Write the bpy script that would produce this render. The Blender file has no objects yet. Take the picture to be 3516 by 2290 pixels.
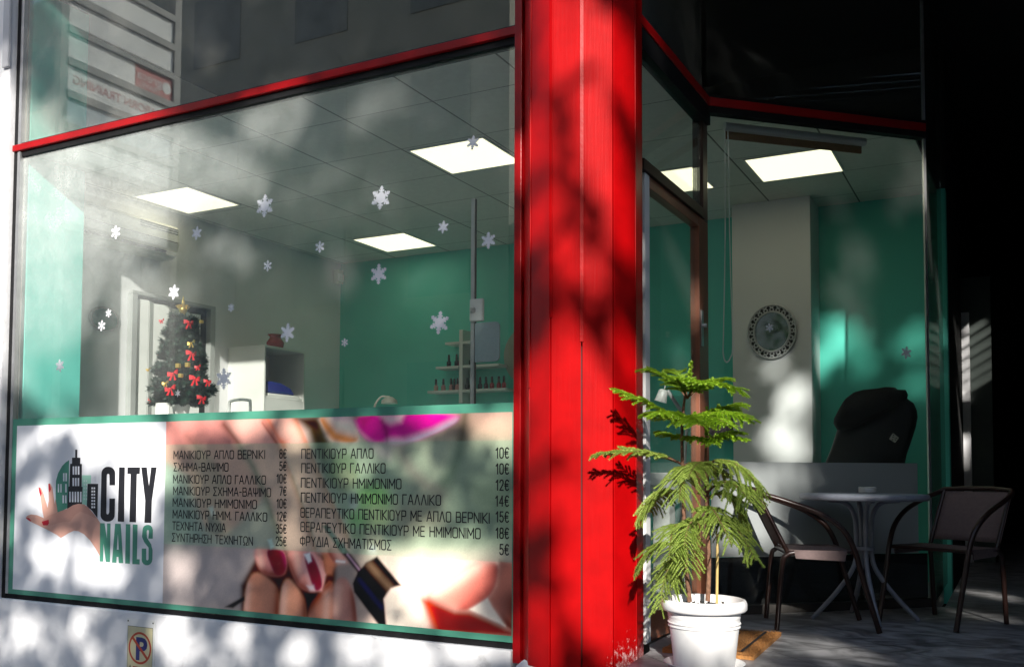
import bpy, bmesh, math, random
import numpy as np
from mathutils import Vector, Matrix
random.seed(7); RNG = np.random.default_rng(7)
C = bpy.context.scene.collection
SC = bpy.context.scene
R = math.radians

# ------------------------------------------------------------------ camera
# measured from the photograph: origin on the shop window plane (y = 0), x along it, y into the shop, z = 0 at eye level
F_, CX, CY = 3342.669, 1694.278, 1457.984
CAM = np.array([0.0, -4.329, 0.0])
_a, _b, _c = R(28.285), R(2.762), R(0.264)
FW = np.array([-math.sin(_a)*math.cos(_b), math.cos(_a)*math.cos(_b), math.sin(_b)])
_r = np.array([math.cos(_a), math.sin(_a), 0.0]); _u = np.cross(_r, FW)
RT = _r*math.cos(_c) + _u*math.sin(_c); UP = -_r*math.sin(_c) + _u*math.cos(_c)
cd = bpy.data.cameras.new('camera'); cam = bpy.data.objects.new('camera', cd); C.objects.link(cam)
cd.sensor_width = 36.0; cd.lens = F_*36.0/3516.0
cd.shift_x = (1758.0-CX)/3516.0; cd.shift_y = (CY-1145.0)/3516.0
cd.clip_start = 0.05; cd.clip_end = 400
M = Matrix([[RT[0], UP[0], -FW[0], CAM[0]], [RT[1], UP[1], -FW[1], CAM[1]], [RT[2], UP[2], -FW[2], CAM[2]], [0, 0, 0, 1]])
cam.matrix_world = M
SC.camera = cam

# ------------------------------------------------------------------ light
SUN_DIR = np.array([-0.47, 1.0, -0.51]); SUN_DIR = SUN_DIR/np.linalg.norm(SUN_DIR)   # the way the light travels
EL = math.asin(-SUN_DIR[2])
w = bpy.data.worlds.new('World'); SC.world = w; w.use_nodes = True
nt = w.node_tree; bg = nt.nodes['Background']
sky = nt.nodes.new('ShaderNodeTexSky'); sky.sky_type = 'NISHITA'; sky.sun_disc = False
sky.sun_elevation = EL; sky.sun_rotation = math.atan2(-SUN_DIR[0], -SUN_DIR[1])
nt.links.new(sky.outputs[0], bg.inputs[0]); bg.inputs[1].default_value = 0.135
sl = bpy.data.lights.new('sun', 'SUN'); sun = bpy.data.objects.new('sun', sl); C.objects.link(sun)
sl.energy = 5.0; sl.angle = R(0.85); sl.color = (1.0, 0.95, 0.88)
sun.rotation_euler = Vector(SUN_DIR).to_track_quat('-Z', 'Y').to_euler(); sun.location = (6, -12, 8)
SC.view_settings.view_transform = 'Standard'; SC.view_settings.look = 'None'
SC.view_settings.gamma = 1; SC.view_settings.exposure = 0.75

# ------------------------------------------------------------------ measuring: a spot seen in the photo -> the point on a known real surface
KPX = 1.47731
def ray(px, py):
    return FW + RT*((px*KPX-CX)/F_) - UP*((py*KPX-CY)/F_)
def on_y(px, py, y=0.0):
    d = ray(px, py); return CAM + d*((y-CAM[1])/d[1])
def on_x(px, py, x):
    d = ray(px, py); return CAM + d*((x-CAM[0])/d[0])
def on_z(px, py, z):
    d = ray(px, py); return CAM + d*((z-CAM[2])/d[2])
def on_wall(px, py, A, B):
    A = np.array(A); B = np.array(B); n = np.array([-(B-A)[1], (B-A)[0]]); d = ray(px, py)
    return CAM + d*(((A-CAM[:2])@n)/(d[:2]@n))

FL = -0.838            # entrance floor
ZC = 2.211             # ceiling
WL, WR = -6.10, -2.184 # shop window, left and right
P2, E2 = (-1.66, 1.348), (-0.495, 2.483)   # slanted window
TOPZ = 3.4

# ------------------------------------------------------------------ materials
MATS = {}
def mat(name, col, rough=0.6, var=0.06, scale=6.0, bump=0.0, bscale=60.0, metal=0.0, coat=0.0, spec=0.5, dirt=None):
    if name in MATS: return MATS[name]
    m = bpy.data.materials.new(name); m.use_nodes = True; t = m.node_tree; p = t.nodes['Principled BSDF']
    p.inputs['Roughness'].default_value = rough; p.inputs['Metallic'].default_value = metal
    p.inputs['Coat Weight'].default_value = coat; p.inputs['Specular IOR Level'].default_value = spec
    tc = t.nodes.new('ShaderNodeTexCoord')
    n = t.nodes.new('ShaderNodeTexNoise'); n.inputs['Scale'].default_value = scale; n.inputs['Detail'].default_value = 6
    t.links.new(tc.outputs['Object'], n.inputs['Vector'])
    r = t.nodes.new('ShaderNodeValToRGB')
    r.color_ramp.elements[0].position = 0.3; r.color_ramp.elements[1].position = 0.7
    r.color_ramp.elements[0].color = (*[max(0, c*(1-var)) for c in col], 1); r.color_ramp.elements[1].color = (*[min(1, c*(1+var)) for c in col], 1)
    t.links.new(n.outputs['Fac'], r.inputs['Fac']); out = r.outputs['Color']
    if dirt:
        dcol, lo, hi, dsc = dirt
        n3 = t.nodes.new('ShaderNodeTexNoise'); n3.inputs['Scale'].default_value = dsc; n3.inputs['Detail'].default_value = 9; n3.inputs['Roughness'].default_value = .7
        t.links.new(tc.outputs['Object'], n3.inputs['Vector'])
        r3 = t.nodes.new('ShaderNodeValToRGB'); r3.color_ramp.elements[0].position = lo; r3.color_ramp.elements[1].position = hi
        t.links.new(n3.outputs['Fac'], r3.inputs['Fac'])
        mx = t.nodes.new('ShaderNodeMixRGB'); mx.inputs[2].default_value = (*dcol, 1)
        t.links.new(r3.outputs['Color'], mx.inputs[0]); t.links.new(out, mx.inputs[1]); out = mx.outputs[0]
    t.links.new(out, p.inputs['Base Color'])
    if bump:
        n2 = t.nodes.new('ShaderNodeTexNoise'); n2.inputs['Scale'].default_value = bscale; n2.inputs['Detail'].default_value = 5
        t.links.new(tc.outputs['Object'], n2.inputs['Vector'])
        b = t.nodes.new('ShaderNodeBump'); b.inputs['Strength'].default_value = bump; b.inputs['Distance'].default_value = 0.01
        t.links.new(n2.outputs['Fac'], b.inputs['Height']); t.links.new(b.outputs[0], p.inputs['Normal'])
    MATS[name] = m; return m

def emit(name, col, s):
    m = bpy.data.materials.new(name); m.use_nodes = True; p = m.node_tree.nodes['Principled BSDF']
    p.inputs['Base Color'].default_value = (.8, .8, .75, 1)
    p.inputs['Emission Color'].default_value = (*col, 1); p.inputs['Emission Strength'].default_value = s
    MATS[name] = m; return m

def glass_mat(name, tint, dust, dscale, r0=0.035, dustcol=(.75, .78, .76), grade=None):
    """window glass: clear with mirror reflection growing towards grazing angles, under a thin uneven film of dust"""
    m = bpy.data.materials.new(name); m.use_nodes = True; t = m.node_tree
    for n in list(t.nodes):
        if n.type != 'OUTPUT_MATERIAL': t.nodes.remove(n)
    out = t.nodes['Material Output']
    geo = t.nodes.new('ShaderNodeNewGeometry')
    dot = t.nodes.new('ShaderNodeVectorMath'); dot.operation = 'DOT_PRODUCT'
    t.links.new(geo.outputs['Normal'], dot.inputs[0]); t.links.new(geo.outputs['Incoming'], dot.inputs[1])
    def mth(op, a, b=None, clamp=False):
        n = t.nodes.new('ShaderNodeMath'); n.operation = op; n.use_clamp = clamp
        for i, v in enumerate((a, b)):
            if v is None: continue
            if isinstance(v, (int, float)): n.inputs[i].default_value = v
            else: t.links.new(v, n.inputs[i])
        return n.outputs[0]
    c = mth('ABSOLUTE', dot.outputs['Value'])
    f = mth('POWER', mth('SUBTRACT', 1.0, c), 5.0)
    f = mth('ADD', mth('MULTIPLY', f, 0.5), r0, True)
    tr = t.nodes.new('ShaderNodeBsdfTransparent'); tr.inputs[0].default_value = (*tint, 1)
    gl = t.nodes.new('ShaderNodeBsdfGlossy'); gl.inputs['Roughness'].default_value = 0.0; gl.inputs[0].default_value = (.95, 1, .97, 1)
    df = t.nodes.new('ShaderNodeBsdfDiffuse'); df.inputs[0].default_value = (*dustcol, 1)
    tc = t.nodes.new('ShaderNodeTexCoord')
    n1 = t.nodes.new('ShaderNodeTexNoise'); n1.inputs['Scale'].default_value = dscale; n1.inputs['Detail'].default_value = 7; n1.inputs['Roughness'].default_value = .65
    t.links.new(tc.outputs['Object'], n1.inputs['Vector'])
    n2 = t.nodes.new('ShaderNodeTexNoise'); n2.inputs['Scale'].default_value = 90; n2.inputs['Detail'].default_value = 3
    t.links.new(tc.outputs['Object'], n2.inputs['Vector'])
    d = mth('ADD', mth('MULTIPLY', n1.outputs['Fac'], 1.1), -.02, True)
    d = mth('MULTIPLY', d, mth('ADD', n2.outputs['Fac'], 0.5))
    if grade:                                   # dust thickened towards one end to mimic the sunlit haze
        sx = t.nodes.new('ShaderNodeSeparateXYZ'); t.links.new(tc.outputs['Object'], sx.inputs[0])
        k = mth('DIVIDE', mth('SUBTRACT', sx.outputs[0], grade[0]), grade[1]-grade[0], True)
        d = mth('MULTIPLY', d, mth('ADD', mth('MULTIPLY', mth('POWER', k, 1.6), 3.4), 0.42))
        h = mth('MULTIPLY', mth('SUBTRACT', sx.outputs[2], .75), 1.15, True)              # thinner dust in the lower part
        d = mth('MULTIPLY', d, mth('ADD', mth('MULTIPLY', h, .78), .22))
    d = mth('DIVIDE', mth('MULTIPLY', d, dust), mth('ADD', c, 0.15), True)
    m1 = t.nodes.new('ShaderNodeMixShader'); m2 = t.nodes.new('ShaderNodeMixShader')
    t.links.new(f, m1.inputs[0]); t.links.new(tr.outputs[0], m1.inputs[1]); t.links.new(gl.outputs[0], m1.inputs[2])
    t.links.new(d, m2.inputs[0]); t.links.new(m1.outputs[0], m2.inputs[1]); t.links.new(df.outputs[0], m2.inputs[2])
    t.links.new(m2.outputs[0], out.inputs[0])
    MATS[name] = m; return m

WHITE = mat('white_plaster', (.78, .78, .79), .85, .04, 5, .25, 30, dirt=((.45, .44, .42), .62, .78, 3.5))
INWHITE = mat('interior_white_paint', (.86, .85, .87), .7, .02, 3, .05, 80)
TEAL = mat('teal_wall_paint', (.11, .66, .54), .6, .03, 3, .05, 90)
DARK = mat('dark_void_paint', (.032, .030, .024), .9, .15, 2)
BLACK = mat('black_gasket', (.010, .010, .011), .6, .2, 20, spec=.2)
BLACKGLOSS = mat('interior_shade_gloss', (.008, .008, .009), .25, .3, 4)
RED = mat('red_gloss_paint', (.38, .001, .002), .38, .05, 4, .10, 45, spec=.10)
REDDARK = mat('red_frame_paint', (.33, .003, .005), .3, .08, 8, .08, 60, spec=.3)
BROWN = mat('brown_door_paint', (.24, .085, .045), .4, .12, 9, .1, 50)
ALU = mat('aluminium', (.55, .55, .56), .35, .08, 14, metal=.8)
ASPHALT = mat('asphalt', (.05, .05, .052), .9, .25, 30, .4, 120)
PAVE = mat('concrete_paving', (.42, .43, .46), .85, .12, 8, .3, 60)
ROOMFLOOR = mat('grey_room_floor', (.50, .49, .47), .4, .1, 3)
WHITEPLASTIC = mat('white_plastic', (.82, .82, .80), .35, .03, 5)
WHITELAM = mat('white_laminate', (.78, .78, .75), .3, .02, 4)
GREYPAINT = mat('grey_painted_steel', (.26, .28, .33), .4, .1, 20, .05, 90)
BRONZE = mat('dark_brown_steel_tube', (.030, .013, .010), .3, .15, 20)
MESHFAB = mat('brown_mesh_fabric', (.17, .12, .115), .8, .1, 60, .3, 220)
NEEDLE_X = mat('dark_green_tinsel', (.005, .024, .013), .6, .5, 25)
REDFAB = mat('red_ribbon', (.62, .01, .02), .45, .15, 30)
GOLD = mat('gold_foil', (.75, .52, .13), .3, .2, 20, metal=.7)
SNOW = mat('white_sticker', (.86, .87, .9), .6, .05, 40)
SIGNGREEN = mat('green_print', (.075, .29, .20), .45, .03, 4)
SIGNWHITE = mat('white_print', (.80, .81, .84), .45, .02, 3)
INK = mat('black_print', (.012, .012, .016), .5, .1, 10)
SKIN = mat('skin_tone_print', (.66, .36, .28), .5, .04, 9)
CRIMSON = mat('crimson_print', (.5, .01, .03), .4, .05, 9)
LIGHTGREEN = mat('pale_green_print', (.36, .66, .52), .5, .05, 8)
SOIL = mat('potting_soil', (.035, .024, .017), .95, .5, 60, .8, 120)
BARK = mat('brown_bark', (.17, .085, .05), .9, .4, 40, .6, 90)
LEATHER = mat('black_leather', (.006, .006, .007), .6, .2, 15, .2, 60)
COIR = mat('coir_matting', (.42, .19, .055), .95, .25, 90, .8, 260)
BULB = emit('lit_diffuser', (1.0, .93, .64), 1.05)

# ------------------------------------------------------------------ mesh building
class MB:
    def __init__(s): s.v = []; s.f = []; s.m = []; s.mats = []; s.sm = []
    def mi(s, m):
        if m not in s.mats: s.mats.append(m)
        return s.mats.index(m)
    def add(s, vs, fs, m, smooth=False):
        o = len(s.v); s.v += [tuple(map(float, v)) for v in vs]; i = s.mi(m)
        for f in fs: s.f.append([o+k for k in f]); s.m.append(i); s.sm.append(smooth)
    def box(s, a, b, m):
        x0, y0, z0 = [min(p, q) for p, q in zip(a, b)]; x1, y1, z1 = [max(p, q) for p, q in zip(a, b)]
        s.add([(x0, y0, z0), (x1, y0, z0), (x1, y1, z0), (x0, y1, z0), (x0, y0, z1), (x1, y0, z1), (x1, y1, z1), (x0, y1, z1)],
              [(0, 3, 2, 1), (4, 5, 6, 7), (0, 1, 5, 4), (1, 2, 6, 5), (2, 3, 7, 6), (3, 0, 4, 7)], m)
    def obox(s, A, B, z0, z1, th, m, off=0.0):
        """upright slab along the line A-B (plan), between two heights; off moves it sideways to the line's left"""
        A = np.array(A, float); B = np.array(B, float); d = (B-A)/np.linalg.norm(B-A); n = np.array([-d[1], d[0]])
        q = [A+n*(off-th/2), B+n*(off-th/2), B+n*(off+th/2), A+n*(off+th/2)]
        s.prism([(p[0], p[1]) for p in q], z0, z1, m)
    def prism(s, poly, z0, z1, m):
        n = len(poly); a = sum(poly[i][0]*poly[(i+1) % n][1]-poly[(i+1) % n][0]*poly[i][1] for i in range(n))
        if a < 0: poly = poly[::-1]
        s.add([(x, y, z0) for x, y in poly]+[(x, y, z1) for x, y in poly],
              [list(range(n))[::-1], list(range(n, 2*n))]+[(i, (i+1) % n, n+(i+1) % n, n+i) for i in range(n)], m)
    def plate(s, pts, depth, m):
        """planar outline (3-D points) given a thickness vector"""
        n = len(pts); d = np.array(depth); q = [np.array(p) for p in pts]
        s.add([*q, *[p+d for p in q]], [list(range(n)), list(range(n, 2*n))[::-1]]+[(i, n+i, n+(i+1) % n, (i+1) % n) for i in range(n)], m)
    def tube(s, pts, r, m, seg=10, smooth=True, cap=True):
        pts = [np.array(p, float) for p in pts]; n = len(pts); rs = r if isinstance(r, (list, tuple)) else [r]*n
        vs = []; ref = None
        for i, p in enumerate(pts):
            t = pts[min(i+1, n-1)]-pts[max(i-1, 0)]; t = t/(np.linalg.norm(t)+1e-9)
            if ref is None: ref = np.array([0, 0, 1.0]) if abs(t[2]) < .9 else np.array([1.0, 0, 0])
            a = ref-t*(ref@t); a /= np.linalg.norm(a)+1e-9; b = np.cross(t, a); ref = a
            for k in range(seg):
                g = 2*math.pi*k/seg; vs.append(p+rs[i]*(a*math.cos(g)+b*math.sin(g)))
        fs = [(i*seg+k, i*seg+(k+1) % seg, (i+1)*seg+(k+1) % seg, (i+1)*seg+k) for i in range(n-1) for k in range(seg)]
        s.add(vs, fs, m, smooth)
        if cap:
            s.add(vs[:seg], [list(range(seg))[::-1]], m); s.add(vs[-seg:], [list(range(seg))], m)
    def lathe(s, prof, c, m, seg=32, axis=None, smooth=True, up=(0, 0, 1), sx=1.0):
        up = np.array(up, float); a = np.array([1.0, 0, 0]) if abs(up[0]) < .9 else np.array([0, 1.0, 0]); a = a-up*(a@up); a /= np.linalg.norm(a); b = np.cross(up, a)
        c = np.array(c, float); vs = []
        for r, h in prof:
            for k in range(seg):
                g = 2*math.pi*k/seg; vs.append(c+up*h+r*(a*math.cos(g)*sx+b*math.sin(g)))
        fs = [(i*seg+k, i*seg+(k+1) % seg, (i+1)*seg+(k+1) % seg, (i+1)*seg+k) for i in range(len(prof)-1) for k in range(seg)]
        s.add(vs, fs, m, smooth)
        if prof[0][0] > 1e-4: s.add(vs[:seg], [list(range(seg))[::-1]], m)
        if prof[-1][0] > 1e-4: s.add(vs[-seg:], [list(range(seg))], m)
    def build(s, name, parent=None, bevel=0.0):
        me = bpy.data.meshes.new(name); me.from_pydata(s.v, [], s.f)
        for m in s.mats: me.materials.append(m)
        me.polygons.foreach_set('material_index', s.m); me.polygons.foreach_set('use_smooth', s.sm); me.update()
        o = bpy.data.objects.new(name, me); C.objects.link(o)
        if parent is not None:
            o.parent = parent; o.matrix_parent_inverse = parent_inv(parent)
        if bevel:
            b = o.modifiers.new('bevel', 'BEVEL'); b.width = bevel; b.segments = 2; b.limit_method = 'ANGLE'; b.angle_limit = R(40)
        return o
def world_of(o):
    m = o.matrix_basis.copy()
    return m if o.parent is None else world_of(o.parent) @ o.matrix_parent_inverse @ m
def parent_inv(p): return world_of(p).inverted()       # children are modelled in world coordinates
def tag(o, label=None, cat=None, group=None, kind=None):
    if label: o['label'] = label
    if cat: o['category'] = cat
    if group: o['group'] = group
    if kind: o['kind'] = kind
    return o
def empty(name, loc, label, cat, group=None):
    o = bpy.data.objects.new(name, None); C.objects.link(o); o.location = loc; o.empty_display_size = .1
    return tag(o, label, cat, group)
def smooth_path(pts, n=6):
    pts = [np.array(p, float) for p in pts]; out = []
    q = [pts[0]*2-pts[1]]+pts+[pts[-1]*2-pts[-2]]
    for i in range(1, len(q)-2):
        for k in range(n):
            t = k/n; a, b, c, d = q[i-1], q[i], q[i+1], q[i+2]
            out.append(.5*((2*b)+(-a+c)*t+(2*a-5*b+4*c-d)*t*t+(-a+3*b-3*c+d)*t**3))
    out.append(pts[-1]); return out
def copy_tree(o, parent=None):
    c = o.copy(); C.objects.link(c)
    if parent is not None: c.parent = parent; c.matrix_parent_inverse = o.matrix_parent_inverse.copy()
    for ch in list(o.children): copy_tree(ch, c)
    return c

_TXT = {}
def text_shape(s, bold=0.0):
    if (s, bold) in _TXT: return _TXT[(s, bold)]
    cu = bpy.data.curves.new('lettering', 'FONT'); cu.body = s; cu.size = 1.0; cu.offset = bold; cu.resolution_u = 3
    o = bpy.data.objects.new('lettering_tmp', cu); C.objects.link(o)
    dg = bpy.context.evaluated_depsgraph_get(); e = o.evaluated_get(dg); me = e.to_mesh()
    vs = [tuple(v.co[:2]) for v in me.vertices]; fs = [list(p.vertices) for p in me.polygons]
    e.to_mesh_clear(); bpy.data.objects.remove(o); bpy.data.curves.remove(cu)
    _TXT[(s, bold)] = (vs, fs); return vs, fs
def put_text(mb, s, org, right, up, h, m, width=None, xs=1.0, align='L', bold=0.0):
    """flat lettering: cap height h, baseline start at org; width (if given) fixes the overall length"""
    vs, fs = text_shape(s, bold)
    if not vs: return
    xmin = min(v[0] for v in vs); xmax = max(v[0] for v in vs); cap = 0.727
    k = h/cap; kx = k*xs
    if width: kx = width/(xmax-xmin)
    L = (xmax-xmin)*kx; off = 0 if align == 'L' else (-L if align == 'R' else -L/2)
    org = np.array(org); right = np.array(right, float); up = np.array(up, float)
    mb.add([org+right*((v[0]-xmin)*kx+off)+up*(v[1]*k) for v in vs], fs, m)

# narrow square-shouldered stroke lettering, as printed on the price list
def _rr(x0, y0, x1, y1, r=.16):          # rounded rectangle
    p = []
    for cx, cy, a0 in ((x1-r, y1-r, 0), (x0+r, y1-r, 90), (x0+r, y0+r, 180), (x1-r, y0+r, 270)):
        p += [(cx+r*math.cos(R(a0+k*30)), cy+r*math.sin(R(a0+k*30))) for k in range(4)]
    return p+[p[0]]
def _bowl(x0, y0, x1, y1, r=.14):        # closed on the left, rounded on the right
    p = [(x0, y0), (x1-r, y0)]+[(x1-r+r*math.cos(R(a)), y0+r+r*math.sin(R(a))) for a in (-60, -30, 0)]
    return p+[(x1-r+r*math.cos(R(a)), y1-r+r*math.sin(R(a))) for a in (0, 30, 60, 90)]+[(x0, y1)]
GLYPH = {
 'Α': (.56, [[(0, 0), (.25, 1), (.31, 1), (.56, 0)], [(.09, .32), (.47, .32)]]), 'Β': (.5, [[(0, 0), (0, 1)], _bowl(0, .52, .45, 1), _bowl(0, 0, .5, .52)]), 'Γ': (.42, [[(0, 0), (0, 1), (.42, 1)]]),
 'Δ': (.58, [[(0, 0), (.26, 1), (.32, 1), (.58, 0), (0, 0)]]), 'Ε': (.42, [[(.42, 0), (0, 0), (0, 1), (.42, 1)], [(0, .53), (.38, .53)]]), 'Ζ': (.46, [[(0, 1), (.46, 1), (0, 0), (.46, 0)]]),
 'Η': (.5, [[(0, 0), (0, 1)], [(.5, 0), (.5, 1)], [(0, .53), (.5, .53)]]), 'Θ': (.5, [_rr(0, 0, .5, 1), [(.14, .52), (.36, .52)]]), 'Ι': (.0, [[(0, 0), (0, 1)]]),
 'Κ': (.5, [[(0, 0), (0, 1)], [(.48, 1), (.04, .5), (.5, 0)]]), 'Λ': (.54, [[(0, 0), (.24, 1), (.30, 1), (.54, 0)]]), 'Μ': (.62, [[(0, 0), (0, 1), (.31, .3), (.62, 1), (.62, 0)]]),
 'Ν': (.52, [[(0, 0), (0, 1), (.52, 0), (.52, 1)]]), 'Ο': (.5, [_rr(0, 0, .5, 1)]), 'Π': (.5, [[(0, 0), (0, 1), (.5, 1), (.5, 0)]]), 'Ρ': (.46, [[(0, 0), (0, 1)], _bowl(0, .42, .46, 1)]),
 'Σ': (.46, [[(.46, 1), (0, 1), (.28, .5), (0, 0), (.46, 0)]]), 'Τ': (.48, [[(0, 1), (.48, 1)], [(.24, 0), (.24, 1)]]), 'Υ': (.52, [[(0, 1), (.26, .45), (.52, 1)], [(.26, 0), (.26, .45)]]),
 'Φ': (.6, [_rr(0, .2, .6, .84), [(.3, 0), (.3, 1)]]), 'Χ': (.54, [[(0, 0), (.54, 1)], [(0, 1), (.54, 0)]]), 'Ψ': (.6, [[(0, 1), (0, .5), (.1, .34), (.5, .34), (.6, .5), (.6, 1)], [(.3, 0), (.3, 1)]]),
 'Ω': (.56, [[(0, 0), (.18, 0), (.18, .2), (.02, .34), (.02, .84), (.16, 1), (.40, 1), (.54, .84), (.54, .34), (.38, .2), (.38, 0), (.56, 0)]]), '-': (.26, [[(0, .46), (.26, .46)]]), '.': (.02, [[(0, 0), (0, .10)]]),
 '0': (.44, [_rr(0, 0, .44, 1, .2)]), '1': (.3, [[(0, .78), (.2, 1), (.2, 0)]]), '2': (.44, [[(0, .76), (.04, .92), (.15, 1), (.3, 1), (.41, .9), (.43, .7), (.36, .52), (0, 0), (.44, 0)]]),
 '4': (.48, [[(.35, 0), (.35, 1), (0, .3), (.48, .3)]]), '5': (.44, [[(.40, 1), (.06, 1), (.03, .54), (.2, .62), (.34, .58), (.44, .42), (.44, .2), (.34, .04), (.2, 0), (.08, .04), (0, .18)]]), '7': (.42, [[(0, 1), (.42, 1), (.14, 0)]]),
 '8': (.44, [_rr(.03, .53, .41, 1, .16), _rr(0, 0, .44, .53, .18)]), '3': (.42, [[(0, .86), (.1, 1), (.3, 1), (.4, .86), (.4, .66), (.3, .54), (.16, .54)], [(.3, .54), (.42, .4), (.42, .14), (.3, 0), (.1, 0), (0, .16)]]),
 '€': (.5, [[(.5, .88), (.38, 1), (.22, 1), (.1, .84), (.1, .16), (.22, 0), (.38, 0), (.5, .12)], [(0, .6), (.42, .6)], [(0, .42), (.40, .42)]]), ' ': (.22, [])}
def strokes(mb, s, org, right, up, h, m, width=None, align='L', t=.006, gap=.20):
    x = 0; items = []
    for ch in s:
        wd, ls = GLYPH[ch]; items.append((x, ls)); x += wd+gap
    L = x-gap; kx = width/L if width else h*.86; tot = L*kx; off = 0 if align == 'L' else -tot
    org = np.array(org); right = np.array(right, float); up = np.array(up, float)
    for x0, ls in items:
        for line in ls:
            P = [np.array([(x0+p[0])*kx+off, p[1]*h]) for p in line]
            for a, b in zip(P[:-1], P[1:]):
                d = b-a; l = np.linalg.norm(d)
                if l < 1e-7: continue
                d = d/l; nn = np.array([-d[1], d[0]])*t/2; a2 = a-d*t*.35; b2 = b+d*t*.35
                mb.add([org+right*q[0]+up*q[1] for q in (a2-nn, b2-nn, b2+nn, a2+nn)], [(0, 1, 2, 3)], m)

# ================================================================== THE SETTING
g = MB(); g.add([(-200, -200, -1.62), (200, -200, -1.62), (200, 200, -1.62), (-200, 200, -1.62)], [(0, 1, 2, 3)], ASPHALT)
tag(g.build('ground'), kind='structure')
g = MB(); g.prism([(-40, -3.6), (30, -3.6), (30, -.42), (-2.35, -.42), (-2.35, -.06), (-40, -.06)], -1.7, -1.45, PAVE)
tag(g.build('pavement', bevel=.01), kind='structure')

def tile_mat(name, base, pitch, x0, y0, line, lw, ang=0.0, veins=False, rough=.4):
    m = bpy.data.materials.new(name); m.use_nodes = True; t = m.node_tree; p = t.nodes['Principled BSDF']
    tc = t.nodes.new('ShaderNodeTexCoord'); mp = t.nodes.new('ShaderNodeMapping'); mp.inputs['Location'].default_value = (-x0, -y0, 0)
    t.links.new(tc.outputs['Object'], mp.inputs[0]); mp.inputs['Rotation'].default_value = (0, 0, ang)
    sp = t.nodes.new('ShaderNodeSeparateXYZ'); t.links.new(mp.outputs[0], sp.inputs[0])
    def ln(sock, pt, wd):
        a = t.nodes.new('ShaderNodeMath'); a.operation = 'DIVIDE'; a.inputs[1].default_value = pt; t.links.new(sock, a.inputs[0])
        b = t.nodes.new('ShaderNodeMath'); b.operation = 'FRACT'; t.links.new(a.outputs[0], b.inputs[0])
        c = t.nodes.new('ShaderNodeMath'); c.operation = 'LESS_THAN'; c.inputs[1].default_value = wd/pt; t.links.new(b.outputs[0], c.inputs[0]); return c.outputs[0]
    l1 = ln(sp.outputs[0], pitch[0], lw); l2 = ln(sp.outputs[1], pitch[1], lw*.6)
    mxm = t.nodes.new('ShaderNodeMath'); mxm.operation = 'MAXIMUM'; t.links.new(l1, mxm.inputs[0]); t.links.new(l2, mxm.inputs[1])
    n = t.nodes.new('ShaderNodeTexNoise'); n.inputs['Scale'].default_value = 3.0 if veins else 25; n.inputs['Detail'].default_value = 9; n.inputs['Distortion'].default_value = 1.6 if veins else 0
    if veins:
        mp2 = t.nodes.new('ShaderNodeMapping'); mp2.inputs['Scale'].default_value = (1.3, 1.9, 1); mp2.inputs['Rotation'].default_value = (0, 0, 1.1)
        t.links.new(tc.outputs['Object'], mp2.inputs[0]); t.links.new(mp2.outputs[0], n.inputs['Vector'])
    else: t.links.new(tc.outputs['Object'], n.inputs['Vector'])
    r = t.nodes.new('ShaderNodeValToRGB'); k = .55 if veins else .04
    r.color_ramp.elements[0].position = .35; r.color_ramp.elements[1].position = .68
    r.color_ramp.elements[0].color = (*[c*(1-k) for c in base], 1); r.color_ramp.elements[1].color = (*[min(1, c*(1+k)) for c in base], 1)
    t.links.new(n.outputs['Fac'], r.inputs['Fac'])
    mx = t.nodes.new('ShaderNodeMixRGB'); mx.inputs[2].default_value = (*line, 1)
    t.links.new(mxm.outputs[0], mx.inputs[0]); t.links.new(r.outputs[0], mx.inputs[1]); t.links.new(mx.outputs[0], p.inputs['Base Color'])
    p.inputs['Roughness'].default_value = rough
    return m
MARBLE = tile_mat('grey_marble_tiles', (.27, .27, .275), (.62, .62), .25, .16, (.05, .05, .05), .008, .78, True, .38)
CEILT = tile_mat('ceiling_tiles', (.76, .76, .71), (.65, .635), -3.70, 1.172, (.16, .16, .15), .012, 0, False, .9)
g = MB(); g.prism([(-1.50, -.4), (9, -.4), (9, 14), (-.42, 14), (-.42, 2.5), (-1.62, 1.33), (-1.60, .26), (-1.54, .10)], -1.5, FL, MARBLE)
tag(g.build('entrance_floor'), kind='structure')
ROOM = [(-6.34, .03), (-1.72, .03), (-1.72, 1.33), (-.56, 2.46), (-.52, 3.995), (-6.34, 3.995)]
g = MB(); g.prism(ROOM, -1.0, FL-.004, ROOMFLOOR); tag(g.build('floor'), kind='structure')
g = MB(); g.prism(ROOM, ZC, ZC+.03, CEILT); tag(g.build('ceiling'), kind='structure')

# ================================================================== THE BUILDING
bld = empty('shop_building', (-2.2, 0, FL), 'corner shop building with white plaster, red boarded column and recessed glazed entrance', 'building')
# --- outer masonry
m = MB(); m.box((-12, -.045, -1.5), (WR-.02, .10, -.874), WHITE)                         # plinth below the window
m.box((-12, -.06, -.895), (-6.145, .12, TOPZ), WHITE)                                   # jamb left of the window
m.box((-6.20, -.085, 2.80), (-6.135, -.06, TOPZ), mat('jamb_shade_strip', (.5, .5, .52), .7))  # grey strip paints in the shade on the upper jamb
m.box((2.4, .0, -1.5), (9, .3, TOPZ), WHITE)  # unseen wall right of the recess, added to keep it dark
m.build('facade_wall', bld, .006)
m = MB(); m.box((-12, .0, TOPZ+.13), (1.3, .3, 9.5), WHITE)
m.box((-12, -.06, TOPZ+.1), (-1.3, -.003, 9.5), WHITE); m.build('upper_wall', bld)
m = MB(); m.prism([(-2.4, .02), (1.45, .02), (1.45, 14), (-6.5, 14), (-6.5, .12), (-2.4, .12)], TOPZ, TOPZ+.09, DARK)
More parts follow.
